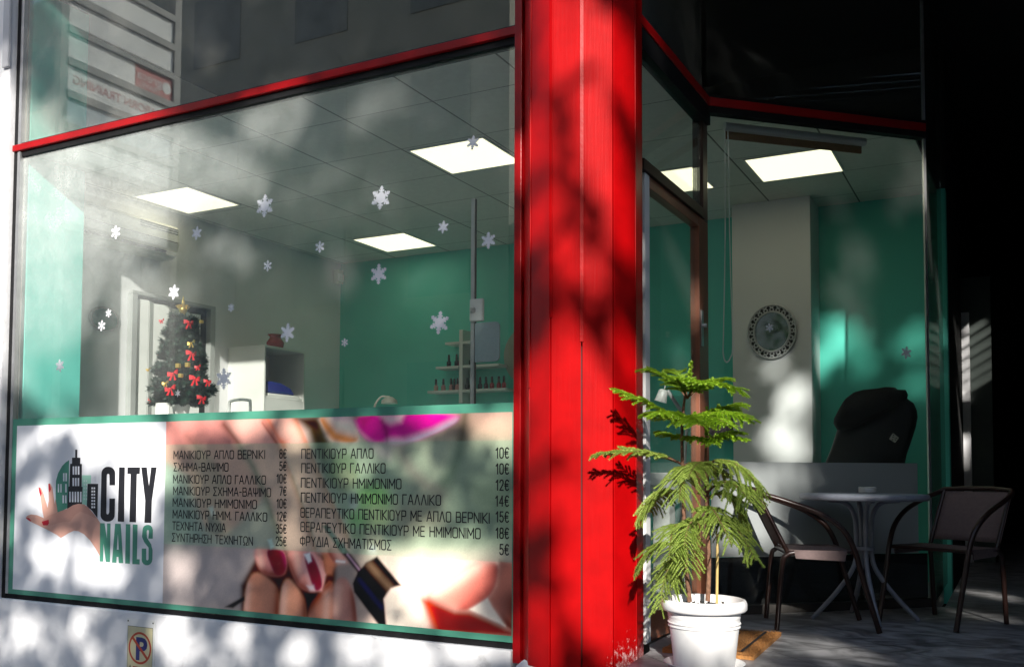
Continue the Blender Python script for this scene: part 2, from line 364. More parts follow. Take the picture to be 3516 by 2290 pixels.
m.prism([(2.15, .02), (9, .02), (9, 14), (2.15, 14)], TOPZ, TOPZ+.09, DARK); m.prism([(1.451, 2.3), (2.149, 2.3), (2.149, 14), (1.451, 14)], TOPZ, TOPZ+.09, DARK); m.prism([(1.451, .02), (2.149, .02), (2.149, .6), (1.451, .6)], TOPZ, TOPZ+.09, DARK)
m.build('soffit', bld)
for i in range(8):
    b = MB(); x = 1.10+.165*i; b.obox((x, .62), (x+.31*1.66, 2.28), TOPZ+.095, TOPZ+.125, .075, mat('added_black_slat', (.006, .006, .006), .9, spec=.0)); b.build('slat', bld)  # unseen slats over an added soffit opening, to stripe the sun
m = MB(); m.box((2.6, .32, -1.2), (2.8, 14, TOPZ), mat('passage_shade_black', (.014, .014, .013), .9, .2, 3)); m.box((-.46, 11.0, -1.2), (2.6, 11.2, TOPZ), mat('passage_shade_black', (.014, .014, .013), .9, .2, 3))  # walls coloured near black to put deep shade into the passage
m.box((-.62, 4.17, -1.2), (-.46, 11.0, TOPZ), mat('passage_shade_black', (.014, .014, .013), .9, .2, 3)); m.build('passage_wall', bld)
m = MB(); m.box((-.452, 6.0, -1.0), (-.385, 6.10, 1.55), WHITE); m.build('white_post', bld)
m = MB(); m.box((-.459, 6.101, -1.0), (-.20, 6.14, 1.9), mat('dark_green_door', (.06, .08, .07), .5, .1)); m.build('passage_door', bld)
# --- inside
m = MB(); m.box((-6.5, .125, -1.0), (-6.35, 4.0, TOPZ), INWHITE); m.build('side_wall', bld)
m = MB(); m.box((-6.349, .06, -1.0), (-6.07, .52, TOPZ), mat('sunlit_teal_paint', (.19, .76, .66), .6, .03, 3, .05, 90)); m.build('pilaster', bld)  # wall teal lightened to stand in for the sun on it
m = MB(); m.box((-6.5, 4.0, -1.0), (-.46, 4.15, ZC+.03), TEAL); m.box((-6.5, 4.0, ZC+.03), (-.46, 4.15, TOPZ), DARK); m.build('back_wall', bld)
m = MB(); m.box((-2.045, 3.62, -.99), (-1.42, 3.998, ZC-.001), INWHITE); m.build('pier', bld)

m = MB()
for (x, y, wd) in ((505, 1447, 12), (560, 1455, 16), (600, 1459, 14), (660, 1462, 10), (860, 1476, 16), (880, 1480, 8), (420, 1452, 6), (930, 1490, 10), (1010, 1500, 14)):
    q = on_y(x, y, -.046); wdm = wd*.0024
    m.plate([q+np.array([0, -.001, 0]), q+np.array([wdm, -.006, -.003]), q+np.array([wdm*1.2, -.010, -.008-.004*RNG.random()]), q+np.array([wdm*.5, -.004, -.006])], (0, .002, 0), WHITE)
m.build('peeling_paint', bld)
# --- red boarded column
CCX, CCY, CR = -1.87, .07, .288
col = MB(); col.lathe([(CR-.03, -1.2), (CR-.03, TOPZ)], (CCX, CCY, 0), mat('dark_red_core', (.06, .002, .002), .7), 40)
def red_worn():
    m = mat('red_board_paint', (.38, .001, .002), .40, .14, 7, .0, spec=.16)
    t = m.node_tree; p = t.nodes['Principled BSDF']; tc = [n for n in t.nodes if n.type == 'TEX_COORD'][0]
    src = p.inputs['Base Color'].links[0].from_socket
    sp = t.nodes.new('ShaderNodeSeparateXYZ'); t.links.new(tc.outputs['Object'], sp.inputs[0])
    def mth(op, a, b=None, c=None, clamp=False):
        n = t.nodes.new('ShaderNodeMath'); n.operation = op; n.use_clamp = clamp
        for i, v in enumerate((a, b, c)):
            if v is None: continue
            if isinstance(v, (int, float)): n.inputs[i].default_value = v
            else: t.links.new(v, n.inputs[i])
        return n.outputs[0]
    n = t.nodes.new('ShaderNodeTexNoise'); n.inputs['Scale'].default_value = 75; n.inputs['Detail'].default_value = 8; n.inputs['Roughness'].default_value = .75
    mp = t.nodes.new('ShaderNodeMapping'); mp.inputs['Scale'].default_value = (1, 1, .45); t.links.new(tc.outputs['Object'], mp.inputs[0]); t.links.new(mp.outputs[0], n.inputs['Vector'])
    # worn foot: strongest low down on the side facing the door
    low = mth('MULTIPLY', mth('SUBTRACT', -.60, sp.outputs[2]), 3.6, clamp=True)
    side = mth('MULTIPLY', mth('SUBTRACT', sp.outputs[0], -1.76), 7.0, clamp=True)
    k = mth('MULTIPLY', low, side)
    thr = mth('SUBTRACT', .80, mth('MULTIPLY', k, .36))
    fac = mth('MULTIPLY', mth('SUBTRACT', n.outputs['Fac'], thr), 9.0, clamp=True)
    mx = t.nodes.new('ShaderNodeMixRGB'); mx.inputs[2].default_value = (.72, .45, .45, 1)
    t.links.new(fac, mx.inputs[0]); t.links.new(src, mx.inputs[1]); t.links.new(mx.outputs[0], p.inputs['Base Color'])
    # upright brush marks
    n2 = t.nodes.new('ShaderNodeTexNoise'); n2.inputs['Scale'].default_value = 38; n2.inputs['Detail'].default_value = 6
    mp2 = t.nodes.new('ShaderNodeMapping'); mp2.inputs['Scale'].default_value = (2.2, 2.2, .10); t.links.new(tc.outputs['Object'], mp2.inputs[0]); t.links.new(mp2.outputs[0], n2.inputs['Vector'])
    b = t.nodes.new('ShaderNodeBump'); b.inputs['Strength'].default_value = .07; b.inputs['Distance'].default_value = .01
    t.links.new(n2.outputs['Fac'], b.inputs['Height']); t.links.new(b.outputs[0], p.inputs['Normal'])
    return m
REDW = red_worn()
column = col.build('column', bld)
def cyl(a, r, z): return (CCX+r*math.cos(a), CCY+r*math.sin(a), z)
edges = [R(x) for x in (-190, -157, -128, -98, -68, -38, -8, 22)]
for i in range(len(edges)-1):
    a0, a1 = edges[i]+.010, edges[i+1]-.010; b = MB(); n = 1; z0, z1 = FL-.085+.006*(i % 3), TOPZ-.002
    ring = []
    for k in range(n+1):
        a = a0+(a1-a0)*k/n; ring.append(cyl(a, CR*1.012, 0))   # boards are nearly flat
    inner = [cyl(a1+(a0-a1)*k/n, CR-.022, 0) for k in range(n+1)]
    b.prism([(p[0], p[1]) for p in ring+inner], z0, z1, REDW)
    o = b.build('board', column, .003)
for a, zt in ((edges[3], .22), (edges[4], 0.1), (edges[2], -.1)):     # slim cover strips over joints
    b = MB(); q = cyl(a, CR+.001, 0); tq = np.array([-math.sin(a), math.cos(a)])
    A = np.array(q[:2])-tq*.010; B = np.array(q[:2])+tq*.010
    b.obox(A, B, zt+.5, TOPZ-.003, .010, RED); b.build('cover_strip', column, .002)
b = MB(); n = 44; vs = []
for (r, z) in ((CR+.03, -1.46), (CR+.028, FL-.11), (CR+.012, FL-.085), (CR-.02, FL-.072)):
    for k in range(n):
        a = 2*math.pi*k/n; j = .012*math.sin(5*a+3*r*40)+.012*RNG.random(); vs.append((CCX+(r+j)*math.cos(a), CCY+(r+j)*math.sin(a), z+.016*math.sin(7*a)+.012*RNG.random()))
b.add(vs, [(i*n+k, i*n+(k+1) % n, (i+1)*n+(k+1) % n, (i+1)*n+k) for i in range(3) for k in range(n)], WHITE); b.build('plaster_foot', column)

# --- shop window
GL1 = glass_mat('dusty_window_glass', (.965, .98, .97), .095, 2.6, r0=.055, grade=(-2.0, -6.0))
win = MB()
win.box((WL-.035, -.015, -.893), (WL+.012, .03, TOPZ-.002), BLACK); win.box((WL+.012, -.022, -.84), (WL+.040, .02, TOPZ-.003), ALU)
win.box((WL+.013, -.012, -.893), (WR-.002, .025, -.845), BLACK)
win.box((WL+.041, -.012, 2.172), (WR-.002, .05, 2.209), BLACK); win.box((WL+.041, -.012, 2.253), (WR-.002, .03, 2.268), BLACK)
shopwin = win.build('shop_window', bld)
b = MB(); b.box((WL-.03, -.036, 2.209), (WR-.002, .028, 2.253), REDDARK); b.build('transom', shopwin, .004)
b = MB(); b.box((WL+.04, .004, 2.268), (WR-.003, .010, TOPZ-.004), glass_mat('upper_window_glass', (.93, .95, .93), .045, 3.0, r0=.085, dustcol=(.76, .75, .70), grade=(-2.0, -6.0))); b.build('upper_pane', shopwin)
b = MB(); b.box((WL+.04, .004, -.845), (WR-.003, .010, 2.172), GL1); b.build('pane', shopwin)
b = MB(); b.box((WR-.003, -.06, -.93), (WR+.038, .05, TOPZ-.002), REDDARK); b.build('side_post', shopwin, .004)

# --- door wall (runs back from the column) and the slanted window
GL2 = glass_mat('clear_window_glass', (.93, .95, .94), .022, 2.0)
DX = -1.635
door = MB()
door.box((DX-.035, 1.20, FL-.001), (DX+.02, 1.30, 1.50), BROWN); door.box((DX-.035, .26, FL-.001), (DX+.02, .33, 1.50), mat('white_door_edge', (.75, .75, .74), .5))
door.box((DX-.034, .331, 1.44), (DX+.018, 1.199, 1.50), BROWN); door.box((DX-.034, .331, FL+.002), (DX+.018, 1.199, FL+.14), BROWN)
doorw = door.build('door', bld, .003)
b = MB(); b.box((DX-.01, .33, FL+.14), (DX-.004, 1.20, 1.44), GL2); b.build('pane', doorw)
b = MB(); b.box((DX+.0205, 1.225, .74), (DX+.026, 1.265, .95), ALU); b.lathe([(.012, 0), (.012, .02), (.006, .024)], (DX+.026, 1.245, .86), ALU, 14, up=(1, 0, 0)); b.build('lock', doorw)
sw = MB()
d2 = np.array(E2)-np.array(P2); d2 /= np.linalg.norm(d2)
def along(t): return tuple(np.array(P2)+d2*t)
L2 = float(np.linalg.norm(np.array(E2)-np.array(P2)))
sw.box((DX-.05, 1.31, 1.50), (DX+.015, 1.40, 2.17), mat('dark_brown_post', (.05, .02, .013), .45, .15, 9)); sw.box((DX-.05, 1.31, FL-.002), (DX+.015, 1.40, 1.499), BROWN)
sw.obox((DX, .22), (DX, 1.31), 1.505, 1.56, .06, mat('dark_brown_rail', (.035, .015, .01), .5)); 
sw.obox((DX, .15), (DX, 1.40), 2.10, 2.209, .07, BLACK); sw.obox((DX, .15), (DX, 1.40), 2.262, 2.28, .05, BLACK)
sw.obox(along(.05), along(L2), 2.17, 2.209, .06, BLACK); sw.obox(along(.05), along(L2), 2.262, 2.285, .05, BLACK)
sw.obox(along(L2-.012), along(L2+.006), FL-.001, TOPZ-.004, .014, ALU)
sw.obox(along(.06), along(L2-.013), FL-.001, FL+.05, .07, mat('dark_threshold', (.06, .055, .05), .6, .2))
slant = sw.build('corner_window', bld)
b = MB(); b.obox((DX, .13), (DX, 1.36), 2.209, 2.262, .085, REDDARK); b.obox(along(.06), along(L2-.014), 2.209, 2.262, .075, REDDARK); b.build('transom', slant, .003)
b = MB(); b.obox(along(.06), along(L2-.014), FL+.05, 2.17, .008, GL2); b.build('pane', slant)
b = MB(); b.obox(along(.06), along(L2-.014), 2.285, TOPZ-.005, .008, GL2); b.obox((DX, .16), (DX, 1.33), 2.28, TOPZ-.005, .008, GL2); b.build('upper_pane', slant)
b = MB(); b.obox((DX, .24), (DX, 1.305), 1.56, 2.10, .008, GL2); b.build('fanlight_pane', slant)
b = MB(); b.obox((E2[0], E2[1]+.03), (E2[0], 3.99), FL, TOPZ-.005, .008, glass_mat('tinted_return_glass', (.55, .6, .58), .02, 2)); b.build('return_pane', slant)
b = MB(); b.obox(along(.065), along(L2-.015), FL+.052, -.505, .012, BLACKGLOSS, .02); b.build('interior_shade_panel', slant)  # dark sheet stands in for the unlit room behind the glass
def film_mat():
    m = bpy.data.materials.new('frosted_film'); m.use_nodes = True; t = m.node_tree; p = t.nodes['Principled BSDF']; out = t.nodes['Material Output']
    p.inputs['Base Color'].default_value = (.38, .41, .41, 1); p.inputs['Roughness'].default_value = .45
    tl = t.nodes.new('ShaderNodeBsdfTranslucent'); tl.inputs[0].default_value = (.55, .6, .58, 1)
    tc = t.nodes.new('ShaderNodeTexCoord'); n = t.nodes.new('ShaderNodeTexNoise'); n.inputs['Scale'].default_value = 140; n.inputs['Detail'].default_value = 4
    t.links.new(tc.outputs['Object'], n.inputs['Vector']); bp = t.nodes.new('ShaderNodeBump'); bp.inputs['Strength'].default_value = .3; bp.inputs['Distance'].default_value = .004
    t.links.new(n.outputs['Fac'], bp.inputs['Height']); t.links.new(bp.outputs[0], p.inputs['Normal'])
    mx = t.nodes.new('ShaderNodeMixShader'); mx.inputs[0].default_value = .25
    t.links.new(p.outputs[0], mx.inputs[1]); t.links.new(tl.outputs[0], mx.inputs[2]); t.links.new(mx.outputs[0], out.inputs[0]); return m
b = MB(); b.obox(along(.068), along(L2-.10), -.500, .066, .002, film_mat(), -.007)
tag(b.build('frosted_film'), 'grey frosted band stuck across the lower half of the slanted corner window', 'window film')

# ================================================================== SIGN ON THE WINDOW
X0, X1 = WL+.012, WR-.006; Z0, Z1 = -.84, .345
sign = MB(); sign.box((X0, -.0185, Z0), (X1, -.0165, Z1), SIGNGREEN)
sg = sign.build('price_sign')
tag(sg, 'wide printed sign with green border, price list and manicure picture on the shop window', 'sign')
IX0, IX1, IZ0, IZ1 = -6.015, -2.212, -.808, .298
PX = -4.603
YS = -.0190
m = MB(); m.box((IX0, YS, IZ0), (PX, -.0186, IZ1), SIGNWHITE); m.build('logo_panel', sg)

# --- the printed picture, computed on a fine grid of the poster (a picture of hands, a flower and a polish brush)
nx, nz = 520, 220
gx = np.linspace(PX, IX1, nx); gz = np.linspace(IZ0, IZ1, nz); GX, GZ = np.meshgrid(gx, gz)
def S(x, y): q = on_y(x, y, YS); return (q[0], q[2])
def C6(x, y): return S((800+x/2.1636)/KPX, (1750+y/2.1636)/KPX)
def C5(x, y): return S((1000+x/2.8187)/KPX, (1380+y/2.8187)/KPX)
def C4(x, y): return S((560+x/2.8176)/KPX, (1380+y/2.8176)/KPX)
def round_(P, k=2):
    for _ in range(k):
        Q = []
        for i in range(len(P)):
            a, b_ = np.array(P[i]), np.array(P[(i+1) % len(P)]); Q += [a*.75+b_*.25, a*.25+b_*.75]
        P = Q
    return P
def poly_sd(P):
    P = np.array(P); d = np.full(GX.shape, 1e9); ins = np.zeros(GX.shape, bool)
    for i in range(len(P)):
        ax, az = P[i]; bx, bz = P[(i+1) % len(P)]; ex, ez = bx-ax, bz-az
        t = np.clip(((GX-ax)*ex+(GZ-az)*ez)/(ex*ex+ez*ez+1e-12), 0, 1)
        d = np.minimum(d, np.hypot(GX-ax-t*ex, GZ-az-t*ez))
        c = ((az > GZ) != (bz > GZ)) & (GX < (bx-ax)*(GZ-az)/(bz-az+1e-12)+ax); ins ^= c
    return np.where(ins, -d, d)
def line_d(P):
    P = np.array(P); d = np.full(GX.shape, 1e9)
    for i in range(len(P)-1):
        ax, az = P[i]; bx, bz = P[i+1]; ex, ez = bx-ax, bz-az
        t = np.clip(((GX-ax)*ex+(GZ-az)*ez)/(ex*ex+ez*ez+1e-12), 0, 1); d = np.minimum(d, np.hypot(GX-ax-t*ex, GZ-az-t*ez))
    return d
def lin(c): c = np.array(c)/255.0; return np.where(c <= .04045, c/12.92, ((c+.055)/1.055)**2.4)
IMG = np.ones(GX.shape+(3,))*lin((178, 160, 150))
def lay(al, col):
    global IMG
    IMG = IMG*(1-al[..., None])+lin(col)*al[..., None]
def soft(sd, s): return 1/(1+np.exp(np.clip(sd/s, -30, 30)))
def P_(poly, col, s=.006, k=1.0): lay(k*soft(poly_sd(poly), s), col)
def L_(line, w, col, s=.006, k=1.0): lay(k*soft(line_d(line)-w, s), col)
def shade(poly, line, w, col, k=.8, s=.004):     # a soft dark or light edge kept inside a shape
    lay(soft(poly_sd(poly), s)*k*np.exp(-(line_d(line)/w)**2), col)
# background
P_([C5(1000, 100), C5(2300, 60), C5(2300, 520), C5(1000, 520)], (196, 158, 140), .03)
P_([C5(300, 350), C5(2300, 350), C5(2300, 1500), C5(900, 1600), C5(300, 1100)], (176, 186, 160), .04)
P_([C5(1700, 780), C5(2300, 700), C5(2300, 1300), C5(1850, 1150)], (120, 125, 105), .04)
P_([C6(-900, 250), C6(200, 250), C6(80, 700), C6(-900, 820)], (188, 176, 172), .03)
P_([C4(-40, 560), C4(120, 560), C4(420, 1330), C4(-40, 1400)], (150, 160, 152), .03)
# fingers seen from above, running down to the right
f = [[C4(-40, 100), C4(560, 100), C4(740, 410), C4(890, 660), C4(1000, 900), C4(700, 1200), C4(560, 1290), C4(400, 1180), C4(250, 700), C4(-40, 540)]]
P_(f[0], (222, 150, 140), .012)
P_([C4(320, 380), C4(600, 760), C4(640, 1300), C4(560, 1300), C4(420, 1200), C4(260, 760)], (190, 150, 130), .02, .7)
L_([C4(230, 330), C4(350, 460), C4(480, 620), C4(560, 800)], .012, (140, 96, 88), .020, .8)
n1 = [C4(420, 1090), C4(500, 1080), C4(585, 1200), C4(590, 1270), C4(520, 1290), C4(440, 1240)]; P_(n1, (110, 60, 80), .006)
P_([C4(440, 1020), C4(480, 1010), C4(500, 1080), C4(470, 1100)], (205, 205, 200), .004)
f2 = [C4(560, 100), C4(960, 100), C4(1130, 400), C4(1260, 720), C4(1370, 1040), C4(1480, 1400), C4(1500, 1560), C4(1190, 1560), C4(1110, 1250), C4(1000, 920), C4(890, 660), C4(740, 410)]
P_(f2, (232, 172, 158), .008)
shade(f2, [C4(960, 100), C4(1130, 400), C4(1260, 720), C4(1370, 1040), C4(1480, 1400)], .03, (205, 95, 70), .75)
f3 = [C4(960, 100), C4(1270, 100), C4(1400, 390), C4(1500, 640), C4(1650, 980), C4(1800, 1300), C4(1800, 1560), C4(1560, 1560), C4(1480, 1390), C4(1370, 1040), C4(1260, 720), C4(1130, 400)]
P_(f3, (236, 182, 164), .008)
shade(f3, [C4(960, 100), C4(1100, 370), C4(1160, 420)], .03, (240, 110, 70), .8)
shade(f3, [C4(1270, 100), C4(1400, 390), C4(1500, 640), C4(1650, 980), C4(1800, 1300)], .035, (200, 120, 90), .7)
L_([C4(590, 220), C4(730, 400), C4(880, 640), C4(990, 900), C4(1100, 1240), C4(1200, 1500)], .012, (92, 46, 36), .013, .95)
L_([C4(960, 200), C4(1100, 400)], .003, (150, 50, 30), .004, .8)
L_([C4(1250, 720), C4(1370, 1050), C4(1480, 1400)], .003, (120, 70, 50), .006, .6)
# stem, petals, flower
P_([C5(30, 150), C5(300, 120), C5(360, 390), C5(340, 700), C5(240, 470), C5(170, 280)], (44, 26, 18), .014)
P_([C5(230, 260), C5(330, 300), C5(430, 560), C5(300, 560)], (98, 84, 52), .016, .8)
ptl = [C5(260, 130), C5(600, 130), C5(660, 300), C5(640, 400), C5(360, 390), C5(310, 240)]
ptl = round_(ptl); P_(ptl, (246, 226, 208), .008); shade(ptl, [C5(290, 180), C5(420, 330), C5(620, 390)], .035, (214, 130, 60), .9)
shade(ptl, [C5(430, 130), C5(600, 140)], .03, (190, 150, 180), .6)
fl = [C5(590, 120), C5(1640, 100), C5(1610, 200), C5(1380, 310), C5(1180, 390), C5(1000, 432), C5(930, 400), C5(760, 400), C5(640, 270)]
fl = round_(fl); P_(fl, (226, 10, 158), .005)
shade(fl, [C5(590, 130), C5(640, 270), C5(760, 395)], .02, (244, 150, 190), .9)
shade(fl, [C5(950, 400), C5(1100, 400), C5(1380, 310), C5(1600, 200)], .03, (252, 220, 238), .95)
P_([C5(860, 120), C5(1090, 120), C5(1060, 190), C5(960, 215), C5(900, 190)], (250, 210, 210), .01)
L_([C5(880, 190), C5(920, 280), C5(930, 390)], .008, (130, 0, 80), .01, .8)
P_([C5(620, 140), C5(780, 140), C5(700, 250)], (150, 0, 90), .015, .8)
P_([C5(1000, 420), C5(760, 400), C5(860, 540), C5(960, 560)], (232, 200, 200), .012, .8)
L_([C5(1060, 470), C5(1160, 660), C5(1300, 800), C5(1440, 860)], .035, (166, 122, 124), .022, .9)
P_([C5(1230, 430), C5(1560, 400), C5(1520, 640), C5(1400, 740), C5(1280, 600)], (206, 204, 176), .02, .9)
L_([C5(1690, 60), C5(1660, 300), C5(1620, 520), C5(1550, 700), C5(1490, 780)], .026, (72, 74, 62), .018, .9)
P_([C5(960, 1060), C5(1200, 940), C5(1420, 980), C5(1500, 1200), C5(1100, 1300)], (190, 140, 120), .03, .6)
# buds and drops
def ell(c, rx, rz, n=20): return [(c[0]+rx*math.cos(2*math.pi*i/n), c[1]+rz*math.sin(2*math.pi*i/n)) for i in range(n)]
P_(ell(C5(500, 660), .105, .10), (108, 118, 74), .012); P_(ell(C5(540, 740), .06, .05), (168, 160, 120), .014, .8); P_(ell(C5(500, 800), .05, .035), (88, 66, 56), .012, .8)
P_(ell(C5(790, 930), .105, .075), (160, 232, 110), .018); P_(ell(C5(820, 1120), .09, .07), (206, 222, 150), .016); P_(ell(C5(640, 1130), .06, .05), (130, 190, 100), .016)
P_(ell(C5(600, 960), .032, .045), (190, 196, 190), .006); P_(ell(C5(590, 930), .02, .03), (96, 106, 90), .006, .7)
P_(ell(C5(650, 1290), .045, .03), (150, 160, 120), .008); P_(ell(C5(800, 1350), .06, .06), (222, 214, 176), .008); P_(ell(C5(790, 1420), .03, .025), (250, 246, 236), .008)
# right hand and its pale fingers
P_([C6(1100, 300), C6(2200, 300), C6(2200, 960), C6(1000, 900), C6(1050, 620)], (240, 214, 196), .02)
P_([C6(1100, 560), C6(1240, 560), C6(1400, 660), C6(1510, 880), C6(1120, 900)], (250, 224, 206), .008)
rf = [C6(1420, 655), C6(1600, 540), C6(1790, 400), C6(1980, 380), C6(1960, 560), C6(1890, 665), C6(1740, 745), C6(1650, 740)]
rf = round_(rf); P_(rf, (226, 130, 116), .012); shade(rf, [C6(1980, 380), C6(1960, 560), C6(1890, 665), C6(1740, 745)], .05, (170, 70, 66), .8); shade(rf, [C6(1420, 655), C6(1790, 400)], .05, (250, 210, 190), .8)
P_([C6(1405, 672), C6(1450, 650), C6(1650, 735), C6(1760, 740), C6(1900, 800), C6(2030, 862), C6(2100, 880), C6(2100, 960), C6(1505, 930)], (112, 14, 18), .012)
P_([C6(1410, 660), C6(1480, 700), C6(1520, 870), C6(1490, 930)], (196, 70, 44), .012, .7)
rg = [C6(1980, 370), C6(2110, 390), C6(2110, 920), C6(2030, 862), C6(1925, 720), C6(1895, 660), C6(1955, 560)]
P_(rg, (186, 120, 106), .006); shade(rg, [C6(2110, 700), C6(2110, 920), C6(2040, 870)], .06, (90, 40, 36), .9)
P_([C6(1890, 655), C6(1925, 722), C6(2022, 862), C6(1760, 738)], (238, 226, 212), .003)
# curled fingers low down
P_([C6(60, 560), C6(180, 340), C6(760, 330), C6(770, 820), C6(60, 820)], (64, 22, 16), .008)
def finger(poly, col, l0, l1):
    poly = round_(poly)
    P_(poly, col, .005); shade(poly, l0, .035, (130, 50, 36), .85); shade(poly, l1, .03, (240, 196, 176), .6)
finger([C6(60, 1050), C6(75, 760), C6(95, 560), C6(160, 440), C6(300, 530), C6(345, 620), C6(330, 1050)], (214, 146, 120), [C6(345, 600), C6(330, 760)], [C6(110, 560), C6(100, 720)])
finger([C6(335, 1050), C6(345, 620), C6(400, 480), C6(500, 600), C6(545, 700), C6(540, 1050)], (224, 156, 128), [C6(545, 640), C6(540, 800)], [C6(380, 580), C6(370, 760)])
finger([C6(545, 1050), C6(560, 720), C6(640, 620), C6(760, 480), C6(750, 1050)], (212, 140, 116), [C6(560, 720), C6(650, 610), C6(740, 500)], [C6(700, 640), C6(690, 790)])
finger([C6(742, 1050), C6(738, 620), C6(760, 530), C6(800, 497), C6(850, 510), C6(890, 600), C6(915, 740), C6(930, 1050)], (206, 146, 132), [C6(900, 620), C6(922, 840)], [C6(780, 580), C6(770, 760)])
P_([C6(535, 620), C6(620, 600), C6(640, 620), C6(560, 720)], (14, 4, 6), .01)
finger([C6(150, 280), C6(240, 282), C6(390, 300), C6(402, 420), C6(380, 490), C6(260, 490), C6(180, 430)], (232, 150, 142), [C6(180, 440), C6(260, 490), C6(390, 480)], [C6(190, 300), C6(210, 400)])
finger([C6(400, 290), C6(660, 320), C6(690, 480), C6(660, 590), C6(560, 606), C6(480, 560), C6(420, 420)], (236, 158, 146), [C6(410, 400), C6(480, 560), C6(560, 606)], [C6(470, 330), C6(500, 450)])
P_([C6(660, 320), C6(765, 310), C6(765, 410), C6(735, 480), C6(690, 480)], (208, 130, 100), .006)
finger([C6(690, 280), C6(800, 280), C6(832, 370), C6(800, 394), C6(740, 385)], (214, 140, 132), [C6(690, 300), C6(740, 385)], [C6(780, 300), C6(800, 360)])
L_([C6(770, 380), C6(828, 385)], .006, (240, 234, 230), .003)
n2_ = [C6(236, 282), C6(372, 292), C6(400, 400), C6(382, 470), C6(322, 490), C6(288, 430)]; n2_ = round_(n2_); P_(n2_, (140, 6, 62), .003); shade(n2_, [C6(372, 292), C6(400, 400)], .02, (190, 40, 110), .7)
P_([C4(1008, 1330), C4(1050, 1322), C4(1075, 1400), C4(1040, 1420)], (226, 240, 232), .003)
n3_ = [C6(522, 330), C6(580, 310), C6(645, 450), C6(668, 560), C6(640, 600), C6(602, 597), C6(560, 470)]
P_([C6(500, 400), C6(530, 315), C6(600, 310), C6(690, 480), C6(660, 600), C6(580, 600)], (240, 176, 168), .004); n3_ = round_(n3_); P_(n3_, (150, 4, 68), .003)
P_([C6(526, 328), C6(572, 316), C6(584, 380), C6(560, 395)], (240, 240, 240), .003); P_([C6(548, 560), C6(600, 560), C6(606, 596), C6(570, 596)], (246, 226, 226), .004, .85)
# the brush of the polish bottle
P_([C6(665, 120), C6(700, 110), C6(775, 210), C6(820, 260), C6(860, 310), C6(930, 400), C6(960, 450), C6(930, 470), C6(850, 370), C6(780, 290), C6(735, 215)], (36, 22, 34), .003)
L_([C6(700, 140), C6(770, 220)], .006, (130, 136, 140), .004, .8); L_([C6(850, 330), C6(940, 445)], .005, (206, 170, 190), .003)
P_(ell(C6(820, 280), .012, .03), (110, 130, 128), .004, .8)
capp = [C6(925, 465), C6(985, 395), C6(1070, 345), C6(1250, 560), C6(1170, 580), C6(1120, 660), C6(1150, 960), C6(1160, 960), C6(900, 610), C6(890, 545)]
P_(capp, (14, 15, 32), .003); shade(capp, [C6(1010, 400), C6(1160, 570)], .032, (120, 100, 84), .85); shade(capp, [C6(940, 520), C6(1100, 720)], .022, (34, 40, 86), .8)
P_([C6(-60, 720), C6(85, 640), C6(85, 668), C6(0, 728)], (30, 24, 24), .003)
IMG = np.clip((IMG-.18)*1.22+.17, 0, 1)
# the pale green translucent band behind the price list
band = [S(386, 1031), S(1400, 1024), S(1400, 1322), S(386, 1262)]
zt, zb = .157, -.4475
al = .44*soft(-(zt-GZ), .0012)*soft(-(GZ-zb), .0012)
lay(al, (156, 196, 164))
rngp = np.random.default_rng(3); IMG = np.clip(IMG*(1+.03*rngp.standard_normal(GX.shape)[..., None]), 0, 1)*1.0
me = bpy.data.meshes.new('printed_picture')
vs = np.stack([GX.ravel(), np.full(GX.size, YS), GZ.ravel()], 1)
ii = np.arange(nx*nz).reshape(nz, nx); fs = np.stack([ii[:-1, :-1].ravel(), ii[:-1, 1:].ravel(), ii[1:, 1:].ravel(), ii[1:, :-1].ravel()], 1)
me.from_pydata(vs.tolist(), [], fs.tolist())
ca = me.color_attributes.new('print', 'FLOAT_COLOR', 'POINT')
ca.data.foreach_set('color', np.concatenate([IMG.reshape(-1, 3), np.ones((GX.size, 1))], 1).ravel().astype(np.float32))
pm = bpy.data.materials.new('printed_photo_ink'); pm.use_nodes = True; t_ = pm.node_tree; at_ = t_.nodes.new('ShaderNodeVertexColor'); at_.layer_name = 'print'
t_.links.new(at_.outputs[0], t_.nodes['Principled BSDF'].inputs['Base Color']); t_.nodes['Principled BSDF'].inputs['Roughness'].default_value = .4
me.materials.append(pm); o = bpy.data.objects.new('printed_picture', me); C.objects.link(o); o.parent = sg; o.matrix_parent_inverse = parent_inv(sg)

# --- lettering
RX, UZ = (1, 0, 0), (0, 0, 1)
YL = -.0196
left = [('ΜΑΝΙΚΙΟΥΡ ΑΠΛΟ ΒΕΡΝΙΚΙ', 404, 1066, 615, '8€'), ('ΣΧΗΜΑ-ΒΑΨΙΜΟ', 404, 1094, 530, '5€'), ('ΜΑΝΙΚΙΟΥΡ ΑΠΛΟ ΓΑΛΛΙΚΟ', 403, 1122, 617, '10€'),
        ('ΜΑΝΙΚΙΟΥΡ ΣΧΗΜΑ-ΒΑΨΙΜΟ', 403, 1149, 629, '7€'), ('ΜΑΝΙΚΙΟΥΡ ΗΜΙΜΟΝΙΜΟ', 402, 1176, 596, '10€'), ('ΜΑΝΙΚΙΟΥΡ ΗΜΙΜ. ΓΑΛΛΙΚΟ', 402, 1203, 620, '12€'),
        ('ΤΕΧΝΗΤΑ ΝΥΧΙΑ', 401, 1230, 524, '35€'), ('ΣΥΝΤΗΡΗΣΗ ΤΕΧΝΗΤΩΝ', 400, 1257, 587, '25€')]
py_l = [1064, 1093, 1122, 1151, 1180, 1210, 1239, 1268]
